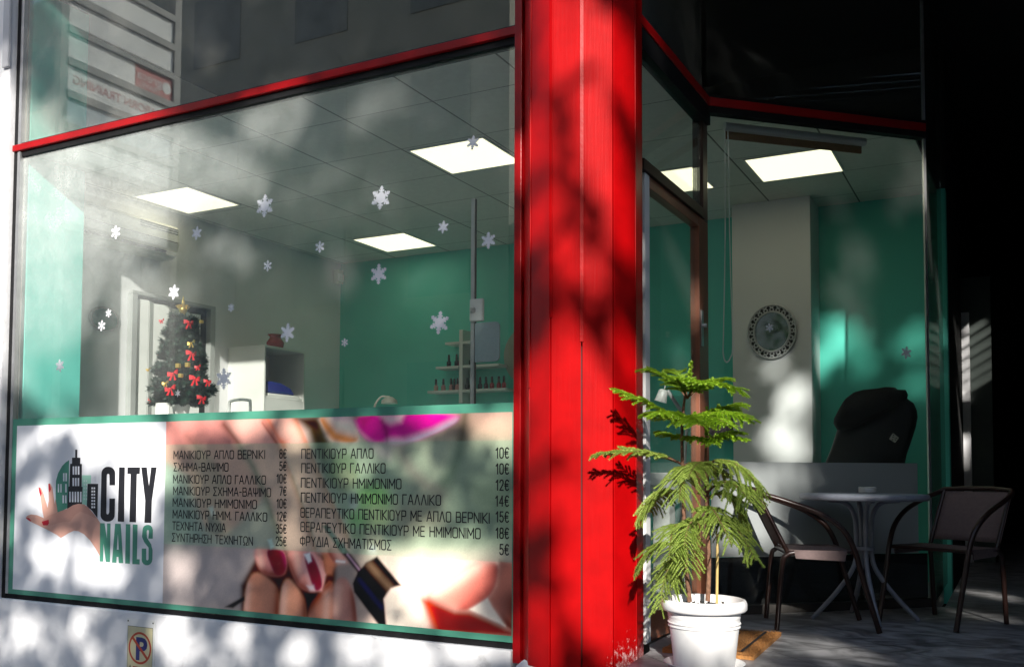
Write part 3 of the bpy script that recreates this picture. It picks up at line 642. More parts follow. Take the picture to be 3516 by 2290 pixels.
right = [('ΠΕΝΤΙΚΙΟΥΡ ΑΠΛΟ', 701, 1065, 867, '10€'), ('ΠΕΝΤΙΚΙΟΥΡ ΓΑΛΛΙΚΟ', 701, 1098, 895, '10€'), ('ΠΕΝΤΙΚΙΟΥΡ ΗΜΙΜΟΝΙΜΟ', 700, 1132, 932, '12€'), ('ΠΕΝΤΙΚΙΟΥΡ ΗΜΙΜΟΝΙΜΟ ΓΑΛΛΙΚΟ', 700, 1166, 1024, '14€'),
         ('ΘΕΡΑΠΕΥΤΙΚΟ ΠΕΝΤΙΚΙΟΥΡ ΜΕ ΑΠΛΟ ΒΕΡΝΙΚΙ', 699, 1201, 1137, '15€'), ('ΘΕΡΑΠΕΥΤΙΚΟ ΠΕΝΤΙΚΙΟΥΡ ΜΕ ΗΜΙΜΟΝΙΜΟ', 699, 1234, 1116, '18€'), ('ΦΡΥΔΙΑ ΣΧΗΜΑΤΙΣΜΟΣ', 698, 1267, 909, '5€')]
py_r = [1064, 1101, 1139, 1176, 1213, 1251, 1289]
for rows, pys, x_r, h1, h2 in ((left, py_l, 665, .047, .048), (right, py_r, 1182, .0505, .050)):
    for (s, x, y, x1, pr), yy in zip(rows, pys):
        a = on_y(x, y, YL); e_ = on_y(x1, y, YL)
        lt = MB(); strokes(lt, s, a, RX, UZ, h1, INK, width=e_[0]-a[0], t=.0062); lt.build('treatment_name', sg)
        lt = MB(); strokes(lt, pr, on_y(x_r, yy, YL), RX, UZ, h2, INK, align='R', t=.0066); lt.build('price', sg)

# --- the emblem: a hand carrying a small skyline beside two words
def C9(x, y, d=0.0): return on_y((40+x/3.2288)/KPX, (1520+y/3.2288)/KPX, YL-d)
def flat(mb, pts, m, d=0.0): q = [C9(x, y, d) for x, y in pts]; mb.add(q, [list(range(len(q)))], m)
lg = MB()
flat(lg, [(637, 190), (633, 480), (622, 720), (505, 780), (490, 660), (487, 560), (492, 420), (515, 335), (560, 255), (600, 215)], SIGNGREEN, .0002)
flat(lg, [(780, 358), (880, 358), (878, 450), (838, 450), (835, 690), (780, 680)], LIGHTGREEN, .0002)
flat(lg, [(704, 75), (728, 75), (726, 163), (761, 165), (760, 232), (779, 234), (776, 485), (788, 488), (780, 690), (700, 690), (615, 730), (628, 485), (640, 482), (648, 232), (668, 230), (670, 163), (704, 163)], INK, .0004)
flat(lg, [(842, 452), (958, 454), (950, 832), (890, 750), (833, 700)], INK, .0004)
def wins(rects, m):
    for x0, y0, x1, y1 in rects: flat(lg, [(x0, y0), (x1, y0), (x1, y1), (x0, y1)], m, .0007)
wins([(676, 260, 694, 352), (704, 260, 722, 352), (733, 260, 751, 352), (674, 388, 692, 478), (702, 388, 720, 478), (731, 388, 749, 478)], SIGNWHITE)
wins([(638+i*30, 540, 655+i*30, 656) for i in range(5)], SIGNWHITE)
wins([(884+i*24, 492+k*35, 901+i*24, 512+k*35) for i in range(2) for k in range(7)], SIGNWHITE)
wins([(570, 335, 586, 425), (596, 335, 613, 425), (512, 455, 526, 548), (540, 455, 554, 548), (594, 455, 610, 548), (563, 580, 580, 668), (592, 580, 609, 668)], SIGNWHITE)
wins([(798+i*24, 412+k*40, 812+i*24, 432+k*40) for i in range(2) for k in range(6)], mat('pale_print', (.62, .76, .7), .5))
SK2 = mat('skin_shadow_print', (.60, .31, .24), .5, .06, 9)
flat(lg, [(299, 490), (325, 500), (352, 560), (378, 650), (398, 720), (412, 640), (406, 455), (424, 448), (450, 490), (468, 610), (478, 680), (485, 620), (500, 700), (510, 780), (440, 860), (360, 850), (338, 740), (318, 600)], SKIN, .0009)
flat(lg, [(155, 830), (175, 805), (215, 792), (280, 800), (356, 832), (420, 800), (520, 765), (620, 728), (680, 690), (740, 674), (800, 680), (850, 715), (900, 775), (980, 880), (978, 1255), (930, 1170), (870, 1080), (800, 1010), (740, 978), (690, 972), (630, 1000), (545, 1053), (500, 1018), (400, 965), (300, 915), (200, 868)], SKIN, .0011)
flat(lg, [(333, 880), (350, 850), (420, 800), (520, 765), (620, 728), (680, 690), (740, 674), (800, 680), (850, 715), (900, 775), (960, 850), (860, 800), (760, 760), (700, 800), (650, 870), (560, 878), (400, 922), (345, 905)], SK2, .0013)
for pts in ([(299, 495), (312, 498), (334, 560), (320, 592), (306, 550)], [(408, 452), (420, 450), (436, 510), (420, 548), (410, 510)], [(155, 830), (190, 830), (216, 860), (212, 870), (175, 850)], [(333, 872), (410, 850), (414, 890), (400, 912), (350, 914)]):
    flat(lg, pts, CRIMSON, .0015)
def stroke(pts, m): flat(lg, pts, m, .0004)
def arc(cx, cy, rx, ry, a0, a1, n=7): return [(cx+rx*math.cos(R(a0+(a1-a0)*i/n)), cy-ry*math.sin(R(a0+(a1-a0)*i/n))) for i in range(n+1)]
# C: outer outline, then back along the inner one
stroke([(1146, 470)]+[(1148, 340)]+arc(1073, 340, 75, 76, 0, 90)+arc(1068, 340, 73, 76, 90, 180)+[(985, 800)]+arc(1062, 800, 77, 72, 180, 270)+arc(1068, 800, 74, 72, 270, 360)+[(1146, 616), (1084, 616), (1082, 770)]+arc(1064, 770, 15, 22, 0, -180)+[(1055, 360)]+arc(1070, 360, 14, 18, 180, 0)+[(1086, 470)], INK)
stroke([(1191, 270), (1255, 270), (1246, 874), (1176, 871)], INK)
stroke([(1284, 270), (1424, 270), (1420, 346), (1388, 346), (1378, 880), (1306, 877), (1318, 345), (1282, 344)], INK)
stroke([(1436, 270), (1498, 270), (1522, 478), (1546, 270), (1608, 270), (1554, 640), (1547, 886), (1472, 884), (1480, 640)], INK)
stroke([(980, 888), (1030, 890), (1056, 1062), (1058, 892), (1096, 893), (1090, 1320), (1044, 1318), (1018, 1112), (1014, 1315), (974, 1314)], SIGNGREEN)
stroke([(1147, 895), (1209, 897), (1237, 1332), (1188, 1330), (1183, 1262), (1164, 1262), (1160, 1328), (1112, 1325)], SIGNGREEN)
flat(lg, [(1178, 1010), (1188, 1182), (1166, 1182)], SIGNWHITE, .0007)
stroke([(1266, 899), (1316, 901), (1310, 1338), (1258, 1335)], SIGNGREEN)
stroke([(1343, 903), (1396, 905), (1388, 1288), (1420, 1290), (1418, 1346), (1338, 1342)], SIGNGREEN)
stroke([(1564, 1060), (1566, 960)]+arc(1508, 960, 56, 53, 0, 180)+[(1445, 1040), (1470, 1100), (1518, 1160), (1518, 1280)]+arc(1504, 1285, 13, 16, 0, -180)+[(1492, 1170), (1442, 1170), (1442, 1290)]+arc(1500, 1290, 60, 66, 180, 360)+[(1562, 1190), (1545, 1120), (1500, 1050), (1497, 980)]+arc(1510, 980, 12, 16, 180, 0)+[(1516, 1060)], SIGNGREEN)
lg.build('emblem', sg)

# ================================================================== NO-PARKING PLATE
def D8(x, y, d=0.0): return on_y((400+x/3.9667)/KPX, (2080+y/3.9667)/KPX, -.0465-d)
b = MB(); q = [D8(145, 155), D8(530, 182), D8(545, 905), D8(165, 905)]
bx0, bx1, bz1, bz0 = q[0][0], q[1][0], q[0][2], q[0][2]-.315
CREAM = mat('cream_enamel', (.66, .60, .36), .35, .04, 20); ORED = mat('orange_red_enamel', (.50, .06, .02), .35, .1, 30); NAVY = mat('navy_enamel', (.03, .035, .18), .35, .1, 30)
b.box((bx0, -.0500, bz0), (bx1, -.0455, bz1), WHITELAM)
plate = tag(b.build('no_parking_plate', bevel=.001), 'cream and white no parking plate screwed to the white wall below the window', 'sign')
W_ = bx1-bx0; yb = -.0504
def PL(u, v, d=0.0): return (bx0+W_*u, yb-d, bz1-W_*v)
b = MB()
b.add([PL(.06, .20), PL(.93, .20), PL(.93, 1.60), PL(.06, 1.60)], [(3, 2, 1, 0)], CREAM)
for (x0, y0, x1, y1) in ((.06, .19, .93, .20), (.05, .19, .06, 1.6), (.93, .19, .94, 1.6)): b.add([PL(x0, y0, .0002), PL(x1, y0, .0002), PL(x1, y1, .0002), PL(x0, y1, .0002)], [(3, 2, 1, 0)], INK)
b.build('face', plate)
b = MB(); n = 40; cx, cy, r1, r2 = .495, .72, .40, .345
ov = [PL(cx+.40*math.cos(2*math.pi*i/n), cy+.40*math.sin(2*math.pi*i/n), .0004) for i in range(n)]+[PL(cx+r2*math.cos(2*math.pi*i/n), cy+r2*math.sin(2*math.pi*i/n), .0004) for i in range(n)]
b.add(ov, [(i, (i+1) % n, n+(i+1) % n, n+i) for i in range(n)], ORED)
b.add([PL(.21, .50, .0010), PL(.26, .45, .0010), PL(.78, .93, .0010), PL(.74, .99, .0010)], [(0, 1, 2, 3)], ORED)
put_text(b, 'P', PL(.36, 1.0, .0007), RX, UZ, W_*.56, NAVY, width=W_*.40, bold=.03)
strokes(b, 'ΠΡΟΣΟΧΗ', PL(.28, 1.35, .0004), RX, UZ, W_*.15, ORED, width=W_*.62, t=.0075)
tri = [(.08, 1.37), (.25, 1.37), (.165, 1.15)]; tin = [(.105, 1.355), (.225, 1.355), (.165, 1.195)]
b.add([PL(*p, .0004) for p in tri+tin], [(0, 1, 4, 3), (1, 2, 5, 4), (2, 0, 3, 5)], INK)
b.add([PL(.19, 1.46, .0004), PL(.32, 1.46, .0004), PL(.32, 1.66, .0004), PL(.19, 1.66, .0004)], [(3, 2, 1, 0)], INK)
strokes(b, 'ΓΚΑΡΑΖΟΠΟΡΤΕΣ', PL(.36, 1.57, .0004), RX, UZ, W_*.075, INK, width=W_*.52, t=.0035)
b.build('printing', plate)
b = MB()
for u in (.06, .94):
    b = MB(); b.lathe([(W_*.022, 0), (W_*.018, .002)], PL(u, .07), INK, 12, up=(0, -1, 0)); b.build('screw', plate)

# ================================================================== SNOWFLAKE STICKERS
def flake_outline(kind):
    half = {'big': [(.42, .235), (.47, .09), (.50, .09), (.54, .24), (.62, .30), (.70, .24), (.64, .09), (.70, .08), (.79, .20), (.89, .15), (.84, .08), (.93, .09), (1.0, .04)],
            'mid': [(.40, .225), (.48, .11), (.52, .25), (.64, .27), (.66, .12), (.74, .11), (.80, .20), (.90, .16), (.92, .09), (1.0, .06)],
            'small': [(.26, .15), (.48, .10), (.55, .22), (.74, .26), (.80, .13), (.92, .16), (1.0, .06)],
            'thin': [(.10, .06), (.45, .05), (.52, .17), (.62, .17), (.62, .06), (1.0, .05)]}[kind]
    arm = [(x, -y) for x, y in half]+[(x, y) for x, y in half[::-1]]; pts = []
    for k in range(6):
        c, s = math.cos(k*math.pi/3), math.sin(k*math.pi/3); pts += [(x*c-y*s, x*s+y*c) for x, y in arm]
    return pts
flakes = [(615, 479, 27, 'big', 'big ornate snowflake sticker left of centre under the ceiling'), (885, 460, 28, 'big', 'big ornate snowflake sticker highest towards the right of the pane'),
          (269, 540, 16, 'small', 'small snowflake sticker in front of the air conditioner'), (457, 542, 16, 'mid', 'snowflake sticker just right of the air conditioner'),
          (743, 574, 14, 'small', 'small snowflake sticker left of the rear ceiling light'), (622, 618, 13, 'small', 'small snowflake sticker below the big one left of centre'),
          (1030, 528, 15, 'mid', 'small snowflake sticker right of the rear ceiling light'), (1135, 559, 20, 'mid', 'snowflake sticker right of the aluminium mast'),
          (1099, 332, 17, 'mid', 'topmost snowflake sticker, across a lit ceiling panel'), (880, 637, 24, 'mid', 'six branched snowflake sticker below the rear ceiling light on teal'),
          (1021, 750, 27, 'mid', 'large six branched snowflake sticker above the bottle shelves'), (404, 679, 18, 'big', 'snowflake sticker beside the golden tree topper'),
          (537, 715, 10, 'small', 'tiny snowflake sticker right of the folding door'), (252, 728, 10, 'small', 'tiny snowflake sticker, upper of two on the oval mirror'),
          (236, 757, 13, 'small', 'tiny snowflake sticker, lower of two on the oval mirror'), (668, 773, 22, 'mid', 'six branched snowflake sticker above the white cabinet'),
          (801, 796, 10, 'small', 'tiny snowflake sticker on the left edge of the teal back wall'), (139, 850, 15, 'big', 'snowflake sticker on the sunlit teal pilaster'),
          (520, 880, 25, 'big', 'big lacy snowflake sticker between Christmas tree and cabinet'), (413, 914, 9, 'thin', 'tiny thin snowflake sticker low on the Christmas tree'),
          (1787, 762, 10, 'small', 'tiny snowflake sticker in front of the ornate mirror'), (2105, 820, 15, 'big', 'lone snowflake sticker at the right end of the corner window')]
for i, (x, y, r, kind, lab) in enumerate(flakes):
    b = MB(); slanted = x > 1500
    if not slanted:
        c = on_y(x, y, .0026); ax = np.array([1.0, 0, 0]); nrm = np.array([0, .0012, 0])
    else:
        c = on_wall(x, y, P2, E2); ax = np.array([d2[0], d2[1], 0]); nn = np.array([d2[1], -d2[0], 0]); c = c+nn*.0062; nrm = -nn*.0012
    dep = (np.array(c)-CAM)@FW; rr = r*KPX/F_*dep; rot = random.uniform(-.15, .15)+(math.pi/6 if i % 3 else math.pi/2)
    pts = []
    for u, v in flake_outline(kind):
        uu = u*math.cos(rot)-v*math.sin(rot); vv = u*math.sin(rot)+v*math.cos(rot); pts.append(np.array(c)+ax*uu*rr+np.array([0, 0, 1])*vv*rr)
    b.plate(pts, nrm, SNOW)
    tag(b.build('snowflake_sticker'), lab, 'sticker', 'snowflake stickers on the glass')

# ================================================================== CEILING LIGHTS
def light_panel(x, y, lab, wx=.6):
    r = empty('ceiling_light', (x+wx/2, y+.3, ZC), lab, 'ceiling light', 'lit panels in the tiled ceiling')
    b = MB(); z0, z1 = ZC-.008, ZC-.001; e = .014
    for A, B in (((x, y), (x+wx, y+e)), ((x, y+.6-e), (x+wx, y+.6)), ((x, y+e), (x+e, y+.6-e)), ((x+wx-e, y+e), (x+wx, y+.6-e))):
        b.box((*A, z0), (*B, z1), WHITEPLASTIC)
    b.build('frame', r)
    b = MB(); b.box((x+e, y+e, ZC-.006), (x+wx-e, y+.6-e, ZC-.002), BULB); b.build('diffuser', r)
light_panel(-3.665, 1.208, 'square lit ceiling panel cut off by the red column, a snowflake sticker across it')
light_panel(-5.56, 3.123, 'square lit ceiling panel near the teal back wall')
light_panel(-6.253, 1.125, 'square lit ceiling panel above the air conditioner')
light_panel(-1.67, 2.47, 'square lit ceiling panel seen through the slanted corner window')
light_panel(-2.32, 2.445, 'narrow lit ceiling panel seen through the fanlight over the door', .30)

# ================================================================== INSIDE: left wall
ac = empty('air_conditioner', (-6.35, 1.05, 1.78), 'long white air conditioner high on the left wall', 'air conditioner')
b = MB(); prof = [(-6.345, 1.755), (-6.345, 2.03), (-6.16, 2.03), (-6.135, 2.0), (-6.13, 1.88), (-6.16, 1.80), (-6.20, 1.755)]
ya, yz = .56, 1.52; n = len(prof)
b.add([(x, ya, z) for x, z in prof]+[(x, yz, z) for x, z in prof], [list(range(n)), list(range(n, 2*n))[::-1]]+[(i, n+i, n+(i+1) % n, (i+1) % n) for i in range(n)], mat('cream_plastic', (.70, .69, .60), .4, .02, 4))
b.build('body', ac, .012)
b = MB()
for z in (1.995, 1.975, 1.955): b.box((-6.1335, 1.1, z), (-6.130, 1.50, z+.006), BLACK)
b.box((-6.131, .58, 1.885), (-6.1275, 1.50, 1.890), BLACK)
b.build('grille', ac)
b = MB(); b.box((-6.172, .60, 1.790), (-6.140, 1.38, 1.806), BLACK); b.box((-6.165, 1.39, 1.775), (-6.14, 1.50, 1.81), INWHITE); b.build('outlet_flap', ac)

ov = empty('oval_mirror', (-6.35, .95, 1.19), 'plain oval mirror on the left wall below the air conditioner', 'mirror')
MIRROR = mat('mirror_glass', (.42, .45, .44), .04, .02, 5, metal=1.0)
b = MB(); b.lathe([(.10, 0), (.10, .012), (.085, .016)], (-6.349, .95, 1.19), mat('grey_mirror_back', (.30, .31, .31), .4), 32, up=(1, 0, 0), sx=1.45); b.build('frame', ov)
b = MB(); b.lathe([(.084, 0), (.001, .0005)], (-6.3325, .95, 1.19), MIRROR, 32, up=(1, 0, 0), sx=1.45); b.build('mirror_glass', ov)

fd = empty('folding_door', (-6.34, 1.65, FL), 'white concertina folding door in a grey frame on the left wall', 'door')
GREYFR = mat('grey_door_frame', (.42, .43, .42), .5, .05)
b = MB(); b.box((-6.349, 1.18, FL), (-6.29, 1.235, 1.43), GREYFR); b.box((-6.349, 2.05, FL), (-6.29, 2.11, 1.43), GREYFR); b.box((-6.349, 1.18, 1.431), (-6.29, 2.11, 1.46), GREYFR); b.build('frame', fd, .004)
b = MB(); b.box((-6.348, 1.236, FL), (-6.343, 2.049, 1.43), BLACK); b.build('dark_opening', fd)
ys = [1.245, 1.36, 1.43, 1.57, 1.62, 1.76, 1.83, 1.94]
for i in range(len(ys)-1):
    xa, xb = (-6.325, -6.30) if i % 2 == 0 else (-6.30, -6.325)
    b = MB(); b.obox((xa, ys[i]), (xb, ys[i+1]-.006), FL+.01, 1.40-.006*i, .010, WHITEPLASTIC); b.build('slat', fd)

cb = empty('white_cabinet', (-6.1, 2.6, FL), 'white open fronted cabinet against the left wall', 'cabinet')
cx0, cx1, cy0, cy1, ctop = -6.348, -5.915, 2.335, 2.90, 1.125
b = MB(); b.box((cx0, cy0, FL), (cx1, cy0+.02, ctop-.021), WHITELAM); b.box((cx0, cy1-.02, FL), (cx1, cy1, ctop-.021), WHITELAM); b.box((cx0, cy0+.021, FL), (cx0+.012, cy1-.021, ctop-.021), WHITELAM); b.build('side_panel', cb, .002)
b = MB(); b.box((cx0, cy0, ctop-.02), (cx1+.004, cy1, ctop), WHITELAM); b.build('top', cb, .002)
b = MB(); b.box((cx0+.013, cy0+.021, .655), (cx1-.01, cy1-.021, .675), WHITELAM); b.build('shelf', cb)
b = MB(); b.box((cx1-.018, cy0+.021, FL+.05), (cx1-.002, cy1-.021, .652), WHITELAM); b.build('drawer_front', cb, .002)

vz = MB(); vz.lathe([(.05, 0), (.075, .02), (.082, .06), (.055, .10), (.05, .115), (.075, .135)], (-6.05, 2.63, ctop), mat('red_ceramic', (.35, .015, .012), .2, .3, 20), 28)
tag(vz.build('red_vase'), 'small red vase with frilled rim on top of the white cabinet', 'vase')
nl = empty('nail_dryer', (-6.0, 2.66, .676), 'dark blue nail dryer in the white cabinet', 'nail dryer')
b = MB(); BLUE = mat('blue_gloss_plastic', (.012, .02, .22), .18, .1, 8)
prof = [(2.42, .705), (2.42, .80), (2.46, .815), (2.62, .805), (2.74, .77), (2.82, .705)]; n = len(prof)
b.add([(-6.22, y, z) for y, z in prof]+[(-5.95, y, z) for y, z in prof], [list(range(n))[::-1], list(range(n, 2*n))]+[(i, (i+1) % n, n+(i+1) % n, n+i) for i in range(n)], BLUE); b.build('hood', nl, .02)
b = MB(); b.box((-6.24, 2.42, .677), (-5.94, 2.85, .700), WHITEPLASTIC); b.build('base', nl, .006)

wb = MB()
q0, q1 = on_y(533, 935, 1.5), on_y(582, 935, 1.5)
cd_ = empty('white_chair', (-5.42, 1.6, FL), 'white chair with rounded back in front of the cabinet', 'chair')
wb.tube(smooth_path([(q0[0], 1.5, .1), (q0[0], 1.5, .50), (q0[0]+.03, 1.5, .555), (q1[0]-.03, 1.5, .555), (q1[0], 1.5, .50), (q1[0], 1.5, .1)], 6), .012, WHITEPLASTIC); wb.build('back_frame', cd_)
b = MB(); b.box((q0[0]-.03, 1.48, -.40), (q1[0]+.03, 1.86, -.36), WHITEPLASTIC); b.build('seat', cd_, .01)
for xx in (q0[0], q1[0]):
    for yy in (1.50, 1.84):
        b = MB(); b.tube([(xx, yy, FL), (xx, yy, -.38 if yy > 1.6 else .12)], .012, WHITEPLASTIC); b.build('leg', cd_)
sn = empty('motion_sensor', (-6.30, 3.95, 2.06), 'small cream motion sensor in the ceiling corner above the teal wall', 'sensor')
b = MB(); b.box((-6.346, 3.86, 1.98), (-6.27, 3.95, 2.13), mat('cream_plastic', (.7, .69, .6))); b.build('body', sn, .012)
b = MB(); b.box((-6.275, 3.845, 2.0), (-6.25, 3.935, 2.08), WHITEPLASTIC); b.build('lens', sn, .01)

# ================================================================== CHRISTMAS TREE on its low table
tb = empty('display_table', (-4.9, .37, FL), 'low white table behind the sign carrying the Christmas tree', 'table')
b = MB(); b.box((-5.6, .12, .315), (-4.1, .62, .345), WHITELAM); b.build('table_top', tb, .003)
for x in (-5.55, -4.15):
    for y in (.16, .58):
        b = MB(); b.box((x-.02, y-.02, FL-.003), (x+.02, y+.02, .315), WHITELAM); b.build('leg', tb)
XC = np.array([-4.885, .37, .346])
xt = empty('christmas_tree', tuple(XC), 'small artificial Christmas tree with red bows and gold parcels in the window', 'christmas tree')
b = MB(); b.lathe([(.045, 0), (.06, .085), (.062, .09)], XC, WHITEPLASTIC, 20); b.box((XC[0]-.085, XC[1]-.14, .346), (XC[0]+.035, XC[1]-.125, .44), WHITELAM); b.build('pot', xt)
b = MB(); b.tube([XC+(0, 0, .08), XC+(0, 0, .64)], [.014, .006], BARK, 8); b.build('trunk', xt)
def brush(V, Fc, p0, p1, r, n, nl, droop=0.0):
    """a twig of needles as thin triangles"""
    p0 = np.array(p0); p1 = np.array(p1); d = p1-p0; L = np.linalg.norm(d); d = d/L
    a = np.cross(d, [0, 0, 1.0]); a = a/(np.linalg.norm(a)+1e-6); c = np.cross(d, a)
    for i in range(n):
        t = (i+RNG.random())/n
        for k in range(nl):
            g = 2*math.pi*(k+RNG.random())/nl; o = a*math.cos(g)+c*math.sin(g); base = p0+d*L*t
            tip = base+(o*.8+d*.75)*r*(.75+.5*RNG.random()); wv = np.cross(o, d)*r*.17
            i0 = len(V); V.extend([base-wv, base+wv, tip]); Fc.append((i0, i0+1, i0+2))
V, Fc = [], []
for layer in range(13):
    z = .085+.045*layer; rad = .200*(1-layer/14.5)**.8+.012; nb = int(17-layer*.75)
    for k in range(nb):
        g = 2*math.pi*(k+.5*(layer % 2)+.5*RNG.random())/nb; rr = rad*(.70+.42*RNG.random()); zz = z+.035*RNG.random()
        p0 = XC+(0, 0, zz); lift = rr*(.05+.5*RNG.random())-.02
        p1 = XC+np.array([math.cos(g)*rr, math.sin(g)*rr, zz+lift]); brush(V, Fc, p0, p1, .034, int(14+rr*90), 8)
        for sgn in (-1, 1):
            for f_ in (.45, .7):
                q0 = p0+(p1-p0)*f_; gg = g+sgn*(.6+.4*RNG.random()); q1 = q0+np.array([math.cos(gg), math.sin(gg), .1+.7*RNG.random()])*(.035+.03*RNG.random()); brush(V, Fc, q0, q1, .030, 9, 8)
b = MB(); b.add(V, Fc, NEEDLE_X); b.build('foliage', xt)
def bow(mb, c, s, m, tilt=0.0):
    c = np.array(c)
    for sg_ in (-1, 1):
        loop = [c, c+np.array([sg_*s*.55, -.004, s*.36]), c+np.array([sg_*s*1.0, -.012, s*.42]), c+np.array([sg_*s*.95, -.012, -s*.30]), c+np.array([sg_*s*.5, -.004, -s*.22])]
        mb.plate([p+np.array([0, 0, sg_*tilt*s]) for p in loop], (0, .010, 0), m)
        tl = [c, c+np.array([sg_*s*.22, -.006, -s*.1]), c+np.array([sg_*s*.75, -.008, -s*1.0]), c+np.array([sg_*s*.35, -.008, -s*1.05])]
        mb.plate(tl, (0, .004, 0), m)
    mb.lathe([(0.0001, -s*.2), (s*.2, 0), (.0001, s*.2)], c+np.array([0, -.006, 0]), m, 8)
for (x, y, s_) in [(440, 750, 12), (402, 790, 12), (390, 818, 12), (446, 822, 13), (403, 868, 13), (454, 880, 13), (397, 903, 13), (375, 826, 7), (363, 900, 8), (470, 925, 11), (484, 887, 9), (377, 745, 6), (352, 930, 7), (461, 852, 7)]:
    p = on_y(x, y, .37); dz = p[2]-XC[2]; rad = .215*(1-min(max(dz-.05, 0), .6)/.66)+.045; dx = abs(p[0]-XC[0]); yy = .37-max(math.sqrt(max(rad**2-dx**2, 0.0)), .05)
    p = on_y(x, y, yy); b = MB(); bow(b, p, s_*KPX/F_*6.0*1.25, REDFAB, .15*(1 if x % 2 else -1)); b.build('bow', xt)
for (x, y, s_) in [(446, 797, 11), (386, 890, 9), (346, 858, 6)]:
    p = on_y(x, y, .17); b = MB(); bow(b, p, s_*KPX/F_*6.0, GOLD, .2); b.build('gold_bow', xt)
for (x, y, s_) in [(414, 850, 10), (436, 848, 10), (420, 873, 9), (468, 748, 7)]:
    p = on_y(x, y, .16); h = s_*KPX/F_*6.0*.55; b = MB(); b.box(p-np.array([h, .012, h]), p+np.array([h, .012, h]), GOLD if x % 2 == 0 else WHITELAM); b.build('parcel', xt, .004)
b = MB(); b.lathe([(.020, -.02), (.022, .0), (.014, .05), (.024, .065), (.030, .085), (.020, .105), (.012, .12), (.010, .14), (.002, .175)], XC+np.array([0, 0, .64]), GOLD, 14)
for g in range(5): b.plate([XC+np.array([.024*math.cos(g*1.257), .024*math.sin(g*1.257), .72]), XC+np.array([.05*math.cos(g*1.257), .05*math.sin(g*1.257), .75]), XC+np.array([.018*math.cos(g*1.257+.3), .018*math.sin(g*1.257+.3), .76])], (0, .004, 0), GOLD)
b.build('golden_topper', xt)

# ================================================================== INSIDE: back wall
sh = empty('bottle_shelf', (-4.72, 3.9, .7), 'white stepped shelf rack for nail polish on the teal back wall', 'shelf')
def zpx(y, yy): return on_y(1080, y, yy)[2]
lev = [(794, -4.93, -4.42, 1.265), (851, -5.035, -4.33, 1.030), (907, -5.13, -4.25, .795)]
b = MB(); b.box((-4.775, 3.83, .665), (-4.735, 3.998, 1.38), WHITELAM); b.build('upright', sh, .002)
for _, xa, xb, z in lev:
    for A, B in ((xa, -4.776), (-4.734, xb)):
        b = MB(); b.box((A, 3.82, z-.025), (B, 3.998, z), WHITELAM); b.build('shelf_board', sh, .002)
GLASSDARK = [mat('polish_'+n, c, .15, .1, 30) for n, c in (('black', (.012, .01, .012)), ('pink', (.55, .25, .24)), ('red', (.35, .01, .02)), ('plum', (.08, .01, .03)), ('nude', (.6, .42, .34)))]
spots = [(-4.913, 1, 0, 'leftmost bottle on the middle board'), (-4.825, 1, 0, 'second bottle from the left on the middle board'), (-4.79, 1, 3, 'third bottle on the middle board, beside the upright'), (-4.66, 1, 0, 'lone bottle right of the upright on the middle board'),
         (-5.06, 0, 4, 'leftmost bottle on the lowest board'), (-4.975, 0, 1, 'second bottle from the left on the lowest board'), (-4.885, 0, 1, 'third bottle from the left on the lowest board'), (-4.85, 0, 0, 'fourth bottle from the left on the lowest board'),
         (-4.815, 0, 1, 'bottle just left of the upright on the lowest board'), (-4.70, 0, 0, 'bottle just right of the upright on the lowest board'), (-4.635, 0, 0, 'bottle half behind the aluminium mast on the lowest board'), (-4.56, 0, 0, 'black bottle right of the mast on the lowest board'),
         (-4.495, 0, 3, 'plum bottle second right of the mast on the lowest board'), (-4.43, 0, 2, 'bright red bottle on the lowest board'), (-4.355, 0, 2, 'dark red bottle second from the right on the lowest board'), (-4.30, 0, 2, 'rightmost red bottle on the lowest board')]
protos = {}
for x, lv, k, lab in spots:
    z = 1.030 if lv else .795
    if k not in protos:
        r = empty('polish_bottle', (x, 3.87, z), 'nail polish, '+lab, 'bottle', 'nail polish bottles on the shelf')
        b = MB(); b.lathe([(.018, 0), (.022, .005), (.022, .045), (.012, .058)], (x, 3.87, z), GLASSDARK[k], 14); b.build('flask', r)
        b = MB(); b.lathe([(.012, .058), (.013, .075), (.010, .115), (.008, .118)], (x, 3.87, z), GLASSDARK[0], 12); b.build('cap', r); protos[k] = r
    else:
        r = copy_tree(protos[k]); r.location = (x, 3.87, z); r['label'] = 'nail polish, '+lab
dc = MB(); c = on_y(1235, 825, 3.99); dc.lathe([(.30, 0), (.30, .003)], (c[0], 3.999, c[2]), mat('beige_decal', (.42, .44, .36), .6), 48, up=(0, -1, 0))
tag(dc.build('round_wall_decal'), 'round beige decal on the teal back wall half hidden by the red column', 'decal')
dl = empty('desk_lamp', (-4.6, 2.5, -.06), 'cream desk lamp head just showing above the sign', 'lamp')
b = MB(); q = on_y(905, 938, 2.5); b.lathe([(.07, 0), (.065, .03), (.03, .055), (.012, .06)], q, mat('cream_plastic', (.7, .69, .6)), 20); b.build('lamp_shade', dl)
b = MB(); b.tube(smooth_path([q+np.array([0, 0, .058]), q+np.array([-.10, 0, .05]), q+np.array([-.16, 0, -.1]), q+np.array([-.1, 0, -.62])], 6), .009, mat('cream_plastic', (.7, .69, .6)), 8); b.lathe([(.09, 0), (.085, .02)], q+np.array([-.1, 0, -.64]), WHITEPLASTIC, 20); b.build('arm', dl)
dt = empty('manicure_table', (-4.6, 2.5, FL), 'white manicure table behind the sign', 'table')
b = MB(); b.box((-5.2, 2.25, q[2]-.672), (-4.1, 2.75, q[2]-.642), WHITELAM); b.build('table_top', dt, .003)
for x in (-5.15, -4.15): b = MB(); b.box((x-.03, 2.3, FL-.003), (x+.03, 2.7, q[2]-.672), WHITELAM); b.build('leg', dt)

